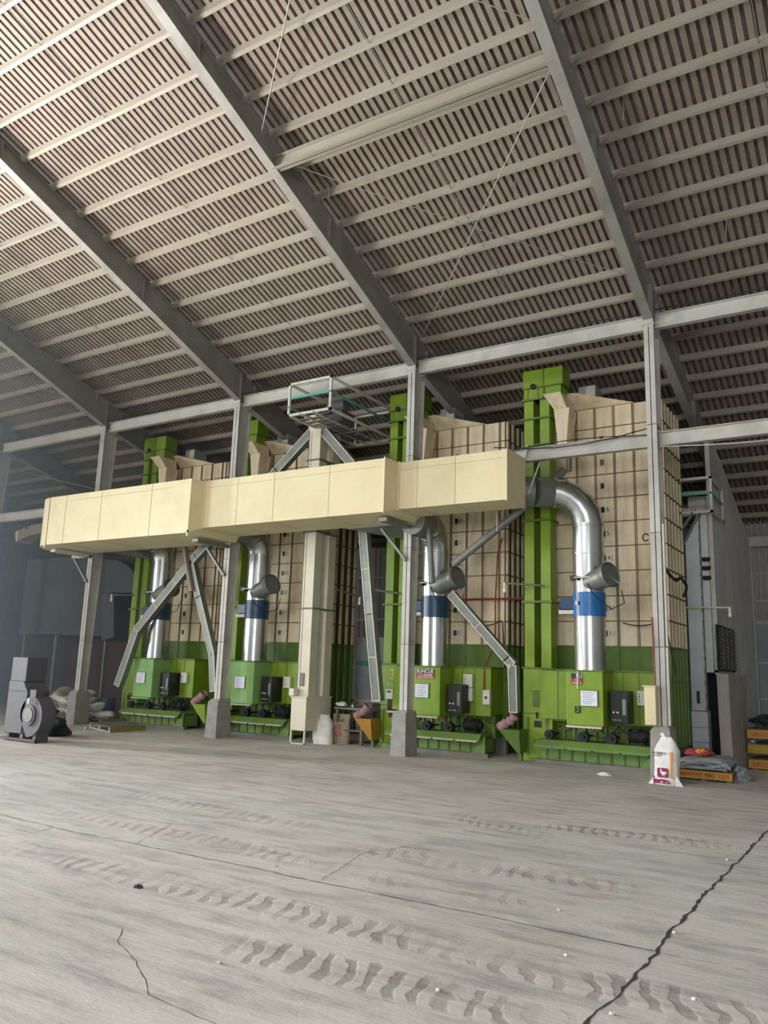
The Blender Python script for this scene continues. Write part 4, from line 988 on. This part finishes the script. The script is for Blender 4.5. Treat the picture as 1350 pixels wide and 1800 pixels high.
b = MB(); p0 = Vector(atY(1136, 945, 13.70)); b.tube([p0 + Vector((.0 + .05 * math.cos(a), -.03, .06 * math.sin(a))) for a in np.linspace(.5, 5.6, 14)], .012, 8); tag(b.build('hook_ring', RUBBER), 'small dark hose ring hung on the left side of the right column', 'ring')
b = MB()
for q in range(4):
    rn = random.Random(q); pp = [atX(1168 + rn.uniform(-1, 1), 990, -3.15)]; pts = [(1169, 1000), (1178, 1010), (1188, 1020), (1196, 1017), (1203, 1022), (1207, 1032), (1202, 1048)]
    P = [atY(x + rn.uniform(-1.5, 1.5), y + rn.uniform(-2, 2), 14.15 + .16 * i) for i, (x, y) in enumerate(pts)]; b.tube(smooth(P), .02, 7)
tag(b.build('cable_bundle', RUBBER), 'bundle of thick black cables looped beside the right column', 'cable')
# cables along the beams
def wire(pts, r, lab, name='cable', m=None, cat='cable', group=None):
    b = MB(); b.tube(pts, r, 5); return tag(b.build(name, m or RUBBER), lab, cat, group)
for i, (n, nm) in enumerate(((-2, 'over the leftmost dryer bay'), (-1, 'over the platform bay'), (0, 'between middle and right columns'), (1, 'right of the right column'))):
    x0 = -8.187 + S * n; P = [(x0 + .2 + s * .46, 13.74, 7.99 + .02 * math.sin(s * 1.7 + n)) for s in range(11)]
    wire(P, .012, 'black cable lying along the eave beam ' + nm, group='cables along the eave beams')
x0 = -8.187 + S
wire([(x0 + .1 - s * .3, 13.76, 5.86 - .16 * math.sin(s / 10 * 3.14) + .01 * (s % 2)) for s in range(11)], .011, 'black cable sagging along the tie beam left of the right column')
wire([(x0 + .1 - s * .3, 13.77, 5.72 + .1 * math.sin(s / 10 * 3.14)) for s in range(11)], .009, 'second thin cable crossing the tie beam left of the right column')
wire([(x0 + .2 + s * .3, 13.76, 5.5 - .10 * math.sin(s / 12 * 3.14)) for s in range(13)], .012, 'pale cable sagging under the tie beam at the right edge', m=STEEL)
# roof bracing rods and guy wires
ROD = mat('bracing_rod', '#9a958a', .5, .3)
def zu(y): return zroof(y) - .2
xC, xD, xB = -8.0, -3.3, -12.95
wire([(xD, 9.2, zu(9.2) - .15), (xC + .1, 13.7, zu(13.7) - .1)], .011, 'bright bracing wire crossing the roof bay from upper right to the middle column top', 'bracing_wire', ROD, 'wire')
wire(sag((xC, 9.2, zu(9.2) - .1), (xD, 13.3, zu(13.3) - .15), .06), .007, 'fainter bracing wire crossing the same roof bay the other way', 'bracing_wire', ROD, 'wire')
wire([(xD, 4.6, zu(4.6) - .1), (xC, 8.6, zu(8.6) - .2)], .011, 'bracing wire at the picture top right of the long middle rafter', 'bracing_wire', ROD, 'wire')
wire([(xC, 4.6, zu(4.6) - .1), (xD, 8.7, zu(8.7) - .15)], .008, 'bracing wire reaching the right rafter near the picture top', 'bracing_wire', ROD, 'wire')
wire([(-22.5, 9.2, zu(9.2) - .1), (-18.0, 13.3, zu(13.3) - .15)], .008, 'bracing wire in the far left roof bay', 'bracing_wire', ROD, 'wire')
wire([(-22.6, 14.4, 7.3), (-17.8, 14.75, 6.1)], .010, 'wire running down behind the left column above the duct', 'bracing_wire', ROD, 'wire')
# sag bars between the purlins
for x, nm in ((-10.6, 'in the bay left of the middle rafter'), (-5.7, 'in the bay right of the middle rafter'), (-15.4, 'in the bay above the left dryers'), (-.9, 'in the far right bay')):
    b = MB(); b.tube([(x, 2.8, zroof(2.8) - .1), (x, 13.2, zroof(13.2) - .1)], .008, 5); tag(b.build('sag_rod', STEEL_D), 'thin rod linking the purlins ' + nm, 'rod', 'sag rods')
# dusty cobweb strings hanging from purlins and beams
rnd = random.Random(41)
COB = mat('cobweb_string', '#a39a88', .95)
cobs = [atY(805, 270, 11.0), atY(905, 215, 11), atY(1092, 90, 10.3), atY(980, 280, 10.6), atY(1272, 330, 12.6), atY(1290, 520, 14.3), atY(1175, 660, 14.6), atY(320, 500, 11.2), atY(180, 600, 13), atY(345, 640, 13.4), atY(1060, 620, 14.4), atY(1100, 600, 14.2), atY(160, 700, 14), atY(130, 720, 14), atY(580, 280, 10), atY(655, 330, 10)]
CW = ['upper left of the right rafter', 'just left of the right rafter', 'right of the right rafter near the picture top', 'below the strut beam, left of the right rafter', 'near the right edge, upper part',
      'near the right edge above the eave beam', 'over the right side of dryer 2', 'in the bay left of the middle rafter', 'left of the second rafter', 'low in the bay above the second column',
      'just left of the right column top', 'close beside the right column top', 'over the left column', 'left of the left column top', 'right of the middle rafter under the strut beam', 'midway under the strut beam']
for i, p in enumerate(cobs):
    y = p.y; z = zroof(y) - .1; L_ = rnd.uniform(.25, .6); b = MB()
    b.tube([(p.x, y, z), (p.x + .015, y, z - L_ * .5), (p.x - .01, y + .01, z - L_)], .005, 4)
    tag(b.build('cobweb_strand', COB), 'dusty cobweb strand hanging from the roof ' + CW[i], 'cobweb', 'cobweb strands')

# ------------------------------------------------------------------ bulbs on pipe arms
def lamp(px, py_, y, label, arm):
    p = atY(px, py_, y); t = thing('bulb_lamp', p, label, 'lamp', 'bulbs on pipe arms')
    b = MB(); b.tube([arm, (p.x, p.y, p.z + .10), ], .02, 8); b.build('arm', STEEL_D if px < 1200 else WHITEST, t)
    b = MB(); b.cyl((p.x, p.y, p.z + .02), (p.x, p.y, p.z + .11), .03, 12); b.build('socket', WHITE, t)
    b = MB(); prof = [(0, -.09), (.022, -.082), (.034, -.06), (.036, -.04), (.026, -.01), (.018, .02)]
    b.tube([(p.x, p.y, p.z + z) for r, z in prof], [max(r, .003) for r, z in prof], 14); b.build('bulb', GLOW_OFF, t)
P = atY(957, 1034, 14.9)
lamp(887, 1034, 14.7, 'white bulb on a pipe arm left of dryer 2 elevator', (P.x, 14.9, P.z + .05))
P = atY(600, 1033, 14.8)
lamp(632, 1057, 15.6, 'white bulb on a pipe arm right of the central tower', (-10.55, 14.7, 3.35))
P = atY(236, 1053, 15)
lamp(196, 1052, 14.6, 'white bulb on a pipe arm left of the leftmost dryer', (P.x, 15, P.z + .1))
lamp(1283, 1077, 16.9, 'white bulb on the long pale arm of the grey tower at right', atY(1203, 1068, 17.1))
b = MB(); b.tube([atY(645, 1032, 14.85), atY(665, 1038, 14.9), atY(700, 1043, 14.93)], .022, 8); tag(b.build('pipe_brace', STEEL_D), 'short pipe brace from the silver spout to the elevator marked 3', 'pipe')
b = MB(); b.tube([(-9.2, 15.5, 3.12), (-6.3, 15.5, 3.12)], .02, 8); tag(b.build('thin_pipe', REDPIPE), 'thin level pipe along the front of the middle dryer', 'pipe')
xq = atY(871, 1000, 15.5).x
b = MB(); b.tube([(xq + .16, 15.5, 4.4), (xq + .05, 15.5, 4.1), (xq, 15.5, 3.1), (xq, 15.5, 2.2), (xq, 15.0, 1.72), (xq, 14.95, 1.25)], .016, 8); tag(b.build('red_hose', REDPIPE), 'red-brown hose running down the right front of the middle dryer', 'hose')
for k, nm in ((0, 'dryer numbered 2'), (1, 'middle dryer')):
    a = Vector((-5.85 + DX[k] + 1.5, 15.5, 2.62)); b = MB(); b.tube(sag(a, a + Vector((.75, 0, .05)), .08, 8) + sag(a + Vector((.78, 0, 0)), a + Vector((.8 + .25, -.5, -.92)), -.02, 6), .012, 6)
    tag(b.build('cable', RUBBER), 'black cable looping across the front of the ' + nm, 'cable')

# ------------------------------------------------------------------ receiving funnels with sack spouts below the rectangular spouts
def funnel(px, py_, y, m, label, lab2, mir=1, pw=.24):
    p = atY(px, py_, y); t = thing('receiving_funnel', (p.x, y, 0), label, 'funnel', 'receiving funnels under the spouts')
    b = MB(); x0, x1 = p.x, p.x + .42 * mir
    b.hexa([(x1 - .06 * mir, y, p.z - .42), (x1, y, p.z - .42), (x1, y + .3, p.z - .42), (x1 - .06 * mir, y + .3, p.z - .42), (x0, y - .06, p.z), (x1, y - .06, p.z), (x1, y + .35, p.z), (x0, y + .35, p.z)])
    b.build('hopper', m, t)
    b = MB(); b.box(x1 - .08, x1 - .02, y + .1, y + .16, 0, p.z - .3); b.build('stand', GREEN2, t)
    c = MB(); top = Vector((x1 - .10 * mir, y, p.z + .27)); bot = Vector((x0 + .02, y + .02, p.z + .03))
    pp_ = smooth([top, top.lerp(bot, .35) + Vector((0, 0, -.03)), top.lerp(bot, .8) + Vector((0, -.02, .0)), bot], 5); c.tube(pp_, [.085 + .022 * math.sin(i_ * 1.9 + px) for i_ in range(len(pp_))], 9, False)
    o = c.build('sack_sleeve', PINK); tag(o, lab2, 'cloth', 'pink sack sleeves')
funnel(340, 1237, 14.2, GREEN, 'green receiving funnel left of the second column', 'pinkish cloth sleeve tied under the spout left of the second column')
funnel(625, 1262, 14.6, mat('ochre_funnel', '#a97c2a', .6), 'ochre receiving funnel left of the elevator marked 3', 'pink cloth sleeve over the ochre funnel')
funnel(878, 1281, 14.6, GREEN2, 'dark green receiving funnel left of dryer 2 elevator', 'pinkish red cloth sleeve beside dryer 2 elevator')

# ------------------------------------------------------------------ work table and grey hopper between the tower and the elevator marked 3
t = thing('work_table', (-10.2, 15.2, 0), 'dusty low table right of the printed sack, holding scraps', 'table')
x0, x1, y0, y1, zt = -10.45, -9.45, 14.75, 16.3, .78
MB().hexa([(x0, y0, zt - .05), (x1, y0, zt - .05), (x1, y1, zt - .05), (x0, y1, zt - .05), (x0, y0, zt), (x1, y0, zt), (x1, y1, zt), (x0, y1, zt)]).build('table_top', STEEL_D, t, .006)
for x in (x0 + .03, x1 - .33): 
    for y in (y0 + .03, y1 - .1): MB().box(x, x + .06, y, y + .06, 0, zt - .05).build('leg', WOOD, t)
MB().box(x0 + .05, x1 - .3, y0 + .05, y1 - .1, .28, .31).build('lower_shelf', WOOD, t)
o = crumple(-10.32, 14.85, .83, .13, .08, .05, 21, SACK, 'crumpled_plastic'); tag(o, 'white crumpled plastic on the table beside the tower', 'scrap')
b = MB(); b.tube([(-10.0, 14.8, .80 + z) for z in (-.02, .0, .03, .045)], [.005, .025, .025, .005], 12); tag(b.build('white_ball', GLOW_OFF), 'small round white knob on the table edge', 'knob')
for i, (x, z, m) in enumerate(((-10.1, .36, RUBBER), (-9.95, .37, GREYM), (-10.28, .35, WOOD))):
    b = MB(); b.cyl((x, 14.95, z - .05), (x, 15.2, z - .05), .055, 12); b.box(x - .05, x + .05, 14.93, 15.0, z, z + .12)
    tag(b.build('tool_canister', m), ['black', 'grey', 'brown'][i] + ' canister on the shelf under the work table', 'canister')
p = atY(628, 1120, 17.5); c = atY(660, 1200, 17.5)
t = thing('grey_hopper', (p.x + .4, 17.6, 0), 'pale grey hopper with teal stripe standing on a frame in the gap behind', 'hopper')
b = MB(); b.box(p.x, p.x + .9, 17.5, 18.3, c.z + .1, p.z); b.hexa([(p.x + .1, 17.55, c.z - .55), (p.x + .5, 17.55, c.z - .55), (p.x + .5, 18, c.z - .55), (p.x + .1, 18, c.z - .55), (p.x, 17.5, c.z + .1), (p.x + .9, 17.5, c.z + .1), (p.x + .9, 18.3, c.z + .1), (p.x, 18.3, c.z + .1)])
b.build('bin', GREYB, t)
MB().box(p.x - .01, p.x + .91, 17.49, 17.5, p.z - .72, p.z - .6).build('teal_stripe', TEAL, t)
zz = c.z - .5
MB().box(p.x - .3, p.x + 1.1, 17.45, 17.53, zz, zz + .08).build('cross_member', WHITEST, t); MB().bar((p.x - .25, 17.5, .5), (p.x + .3, 17.5, zz), .06, .06).build('diagonal', WHITEST, t)
for x in (p.x - .3, p.x + 1.02): MB().box(x, x + .07, 17.45, 17.53, 0, zz).build('leg', WHITEST, t)

# ------------------------------------------------------------------ hazy left end: dust box, red partition, curved duct, piles
t = thing('dust_box', (-22.3, 15.5, 2.3), 'big dark grey riveted sheet metal box hanging behind the left columns', 'dust box')
a = atY(33, 1115, 15.5); c = atY(97, 1115, 15.5); e = atY(112, 985, 15.5)
b = MB(); b.hexa([(a.x, 15.5, 2.33), (c.x, 15.5, 2.33), (c.x + 2.1, 17.2, 2.33), (a.x, 18.5, 2.33), (a.x, 15.5, e.z + .1), (c.x, 15.5, e.z + .1), (c.x + 2.1, 17.2, e.z + .1), (a.x, 18.5, e.z + .1)]); b.build('box', HOPG, t, .01)
b = MB()
for i in range(7): 
    for s in (0, 1): p = Vector((c.x - .75 + .02 * i, 15.495, 2.6 + .33 * i)); b.cyl(p, p + Vector((0, -.01, 0)), .018, 8)
b.build('rivets', WHITEST, t)
for x in (a.x + .1, c.x - .15): MB().box(x, x + .1, 15.6, 15.7, 0, 2.33).build('leg', STEEL_D, t)
t = thing('curved_duct', (-17.6, 16.4, 2.8), 'grey curved sheet metal duct behind the left column', 'duct')
pts = [(185, 985), (205, 985), (222, 992), (233, 1003), (238, 1020), (238, 1042), (185, 1042)]; P = [atY(x, y, 16.0) for x, y in pts]; MB().prism(P[::-1], (0, .8, 0)).build('duct_bend', HOPG, t)
P = [atY(x, y, 16.0) for x, y in ((200, 1044), (200, 1120), (178, 1126), (178, 1044))]; MB().prism(P, (0, .8, 0)).build('duct_drop', HOPG, t)
MB().box(P[2].x, P[2].x + .08, 16.1, 16.2, 0, P[2].z).build('leg', STEEL_D, t)
t = thing('curved_duct', (-20.3, 14.6, 5.0), 'small rectangular duct end curving down at the left edge beyond the cream duct', 'duct')
pts = [(25, 936), (52, 924), (75, 919), (75, 936), (52, 941), (28, 952)]; P = [atY(x, y, 14.4) for x, y in pts]; MB().prism(P[::-1], (0, .45, 0)).build('duct_bend', BRN, t); 
P = [atY(x, y, 14.38) for x, y in ((29, 933), (32, 932), (30, 951), (27, 952))]; MB().prism(P[::-1], (0, .5, 0)).build('end_flange', WHITEST, t)
b = MB(); b.bar(P[0] + Vector((.5, .1, .0)), (P[0].x + .55, 13.9, 5.56), .03); b.build('hanger', STEEL_D, t)
a = atY(118, 1124, 17.0); c = atY(222, 1128, 17.0)
b = MB(); b.hexa([(a.x, 17, 0), (c.x + .3, 17, 0), (c.x + .3, 17.06, 0), (a.x, 17.06, 0), (a.x, 17, 2.3), (c.x + .3, 17, 2.3), (c.x + .3, 17.06, 2.3), (a.x, 17.06, 2.3)]); tag(b.build('partition_sheet', MAROONW), 'dark maroon sheet partition standing behind the left column', 'partition')
b = MB(); b.box(-26.5, a.x - .05, 17.1, 17.2, 0, 2.32); tag(b.build('partition_sheet', DARKV), 'dark blue-grey sheet partition under the grey dust box', 'partition')

def pillow(w, d, h, seed):
    rnd = random.Random(seed); ph = [rnd.uniform(0, 6.28) for _ in range(4)]; b = MB(); V = []; nx, ny = 12, 10
    for s in (1, -1):
        for j in range(ny + 1):
            for i in range(nx + 1):
                u, v = i / nx * 2 - 1, j / ny * 2 - 1
                t_ = max(0, 1 - abs(u) ** 3.5) ** .5 * max(0, 1 - abs(v) ** 3) ** .5
                V.append((u * w / 2, v * d / 2, s * h / 2 * t_ * (1 + .15 * math.sin(3 * u + ph[0]) * math.cos(2 * v + ph[1])) + .02 * math.sin(4 * u + ph[2])))
    N_ = (nx + 1) * (ny + 1); fs = []
    for s in (0, 1):
        for j in range(ny):
            for i in range(nx):
                q = s * N_ + j * (nx + 1) + i; f = (q, q + 1, q + nx + 2, q + nx + 1); fs.append(f if s == 0 else f[::-1])
    b.add(V, fs, True); return b
g = atZ(112, 1268); px0, py0 = g.x, g.y + .6
t = thing('wooden_pallet', (px0, py0, 0), 'low pallet under the heap of dusty sacks at left', 'pallet')
b = MB(); [b.box(px0 - 1.6, px0 + 1.5, py0 - .6 + i * .22, py0 - .45 + i * .22, .11, .13) for i in range(6)]; b.build('deck', WOOD, t)
b = MB(); [b.box(px0 + s, px0 + s + .1, py0 - .6, py0 + .6, 0, .11) for s in (-1.6, -.1, 1.4)]; b.build('bearer', WOOD, t)
rnd = random.Random(77); n_ = 0
for layer, cnt in ((0, 6), (1, 5), (2, 4), (3, 2)):
    for i in range(cnt):
        x = px0 - 1.25 + 2.5 * (i + .5 + .1 * layer) / (cnt + .2 * layer) * (1 - .04 * layer) + rnd.uniform(-.1, .1)
        p = place(pillow(.62, .42, .2, n_), (x, py0 - .35 + rnd.uniform(-.05, .25), .23 + layer * .165), rnd.uniform(-.7, .7), rnd.uniform(-.15, .15), rnd.uniform(-.3, .3))
        o = p.build('dusty_sack', SACKB if rnd.random() < .7 else SACK); n_ += 1
        tag(o, ('dusty sack in the heap beside the left column, %s layer, %s from the left' % (['bottom', 'second', 'third', 'top'][layer], ordn[i])), 'sack', 'heap of dusty sacks')
A_, B_, C_ = atZ(193, 1288), atZ(252, 1284), atZ(158, 1279)
t = thing('empty_pallet', A_, 'empty pale metal pallet lying on the floor in front of the leftmost dryer', 'pallet')
D_ = B_ + (C_ - A_); up = Vector((0, 0, .11))
b = MB(); b.hexa([A_ + up, B_ + up, D_ + up, C_ + up, A_ + up * 1.15, B_ + up * 1.15, D_ + up * 1.15, C_ + up * 1.15]); b.build('deck', GALV_D, t)
b = MB(); b.hexa([A_, B_, B_ + Vector((0, .06, 0)), A_ + Vector((0, .06, 0)), A_ + up, B_ + up, B_ + up + Vector((0, .06, 0)), A_ + up + Vector((0, .06, 0))]); b.build('side_board', YELG_D, t)
b = MB(); b.bar(A_ + up * .1, C_ + up * .1, .03, .02); [b.bar(A_.lerp(C_, s), A_.lerp(C_, s) + up, .03, .03) for s in (.02, .5, .98)]; b.build('end_frame', WHITEST, t)
g = atZ(150, 1283); b = MB(); b.tube([(g.x, g.y, z) for z in (.0, .03, .06, .07)], [.01, .035, .03, .004], 10); tag(b.build('white_ball', WHITE), 'small white scrap on the floor before the empty pallet', 'scrap')
g = atZ(70, 1294); o = crumple(g.x, g.y + .25, .14, .42, .3, .22, 51, TARP, 'dark_sack'); tag(o, 'dark tarpaulin bundle on the floor beside the grey machine', 'bundle')
g = atZ(68, 1290); o = crumple(g.x - .2, g.y + .3, .45, .28, .22, .13, 52, TARP, 'dark_sack'); tag(o, 'upper dark sack lying on the tarpaulin bundle', 'sack')
g = atZ(178, 1262); b = MB(); b.cyl((g.x, g.y + .2, 0), (g.x, g.y + .2, .55), .2, 20); [b.tube([(g.x, g.y + .2, z), (g.x, g.y + .2, z + .03)], .21, 20) for z in (.15, .38)]; tag(b.build('drum', mat('blue_drum', '#2b4d68', .5)), 'small dark blue drum right of the left column base', 'drum')

# grey fan machine cut by the left edge
g = atZ(14, 1306); t = thing('fan_machine', (g.x, g.y, 0), 'dusty grey fan machine with round casing at the left picture edge', 'machine')
cx, cy, = g.x + .12, g.y + .3
pts = []; 
b = MB(); prof = []
for a in np.linspace(-2.2, 2.9, 22): r = .30 + .025 * (a + 2.2); prof.append(Vector((cx + .02 + r * math.cos(-a + 1.2), cy, .52 + r * math.sin(-a + 1.2))))
b.prism(prof, (0, .32, 0)); b.build('fan_casing', GREYM, t, .01)
b = MB(); b.tube([(cx + .02, cy - .03, .52), (cx + .02, cy, .52)], .2, 26); b.mati(1).tube([(cx + .02, cy - .045, .52), (cx + .02, cy - .03, .52)], .14, 24); b.build('inlet_ring', [GREYM, STEEL_D], t)
b = MB(); b.hexa([(cx - .75, cy, .15), (cx - .2, cy, .15), (cx - .2, cy + .5, .15), (cx - .75, cy + .5, .15), (cx - .75, cy, .95), (cx - .12, cy, .95), (cx - .12, cy + .5, .95), (cx - .75, cy + .5, .95)])
b.hexa([(cx - .75, cy, .95), (cx - .12, cy, .95), (cx - .12, cy + .5, .95), (cx - .75, cy + .5, .95), (cx - .75, cy, 1.15), (cx - .28, cy, 1.15), (cx - .28, cy + .5, 1.15), (cx - .75, cy + .5, 1.15)])
b.build('body', GREYM, t, .01)
b = MB(); b.box(cx - .75, cx - .26, cy + .02, cy + .48, 1.15, 1.62); b.build('outlet_duct', GREYM, t, .01)
b = MB(); b.box(cx - .08, cx + .12, cy + .02, cy + .2, .84, 1.0); b.build('motor_cover', GREYM, t, .01)
MB().box(cx - .005, cx + .035, cy - .06, cy - .04, .74, .84).build('white_tag', WHITE, t)
for x in (cx - .7, cx - .25, cx + .15): MB().box(x, x + .1, cy + .02, cy + .3, 0, .22).build('foot', GREYM, t)
MB().box(cx - .8, cx + .3, cy - .03, cy + .02, .02, .07).build('base_rail', MAROONW, t)
g = atZ(5, 1312); MB()

# small litter on the floor
g = atZ(1062, 1364); o = crumple(g.x, g.y, .02, .10, .035, .03, 61, SACK, 'crumpled_plastic'); tag(o, 'small white plastic scrap on the floor before dryer 2', 'scrap')
g = atZ(243, 1560); o = crumple(g.x, g.y, .005, .035, .03, .012, 62, TARP, 'dark_chip'); tag(o, 'small dark chip lying on the foreground floor at left', 'scrap')
for i, (x, y, m) in enumerate(((485, 1523, CLOTH_O), (1185, 1640, WHITE), (1278, 1512, WHITE), (995, 1680, WHITE), (982, 1600, WHITE), (770, 1742, WHITE), (1220, 1757, WHITE), (385, 1693, WHITE), (1075, 1783, WHITE))):
    g = atZ(x, y); o = crumple(g.x, g.y, .004, .012, .012, .008, 70 + i, m, 'grain_crumb', 6); tag(o, ['tiny orange crumb on the floor right of the central crack', 'tiny white crumb beside the long joint at right', 'tiny white crumb high on the floor near the right edge', 'tiny crumb left of the joint meeting', 'tiny crumb in the middle of the floor, right part', 'tiny crumb near the bottom middle of the floor', 'tiny crumb right of the long joint near the bottom', 'tiny crumb near the bottom left crack', 'lowest tiny crumb beside the long joint'][i], 'crumb', 'crumbs on the floor')
# ------------------------------------------------------------------ dusty air drifting in from the side door
b = MB(); b.box(XL + .2, -13.4, 7.0, YB - .3, .02, 9.3); hz = b.build('dusty_air', None)
hm = bpy.data.materials.new('dusty_air'); hm.use_nodes = True; nt = hm.node_tree; nt.nodes.remove(nt.nodes['Principled BSDF'])
tcn = nt.nodes.new('ShaderNodeTexCoord'); sx = nt.nodes.new('ShaderNodeSeparateXYZ'); nt.links.new(tcn.outputs['Object'], sx.inputs[0])
mr = nt.nodes.new('ShaderNodeMapRange'); mr.inputs['From Min'].default_value = -13.4; mr.inputs['From Max'].default_value = -20.0; mr.inputs['To Min'].default_value = 0.0; mr.inputs['To Max'].default_value = 0.075
mr.interpolation_type = 'SMOOTHSTEP'; nt.links.new(sx.outputs[0], mr.inputs['Value'])
vsn = nt.nodes.new('ShaderNodeVolumeScatter'); vsn.inputs['Color'].default_value = (0.68, 0.84, 1.0, 1); vsn.inputs['Anisotropy'].default_value = 0.2
nt.links.new(mr.outputs['Result'], vsn.inputs['Density']); nt.links.new(vsn.outputs[0], nt.nodes['Material Output'].inputs['Volume'])
hz.data.materials.clear(); hz.data.materials.append(hm)
tag(hz, 'thin bluish dusty haze hanging in the air at the left end', 'haze', None, 'stuff')
#@@NEXT
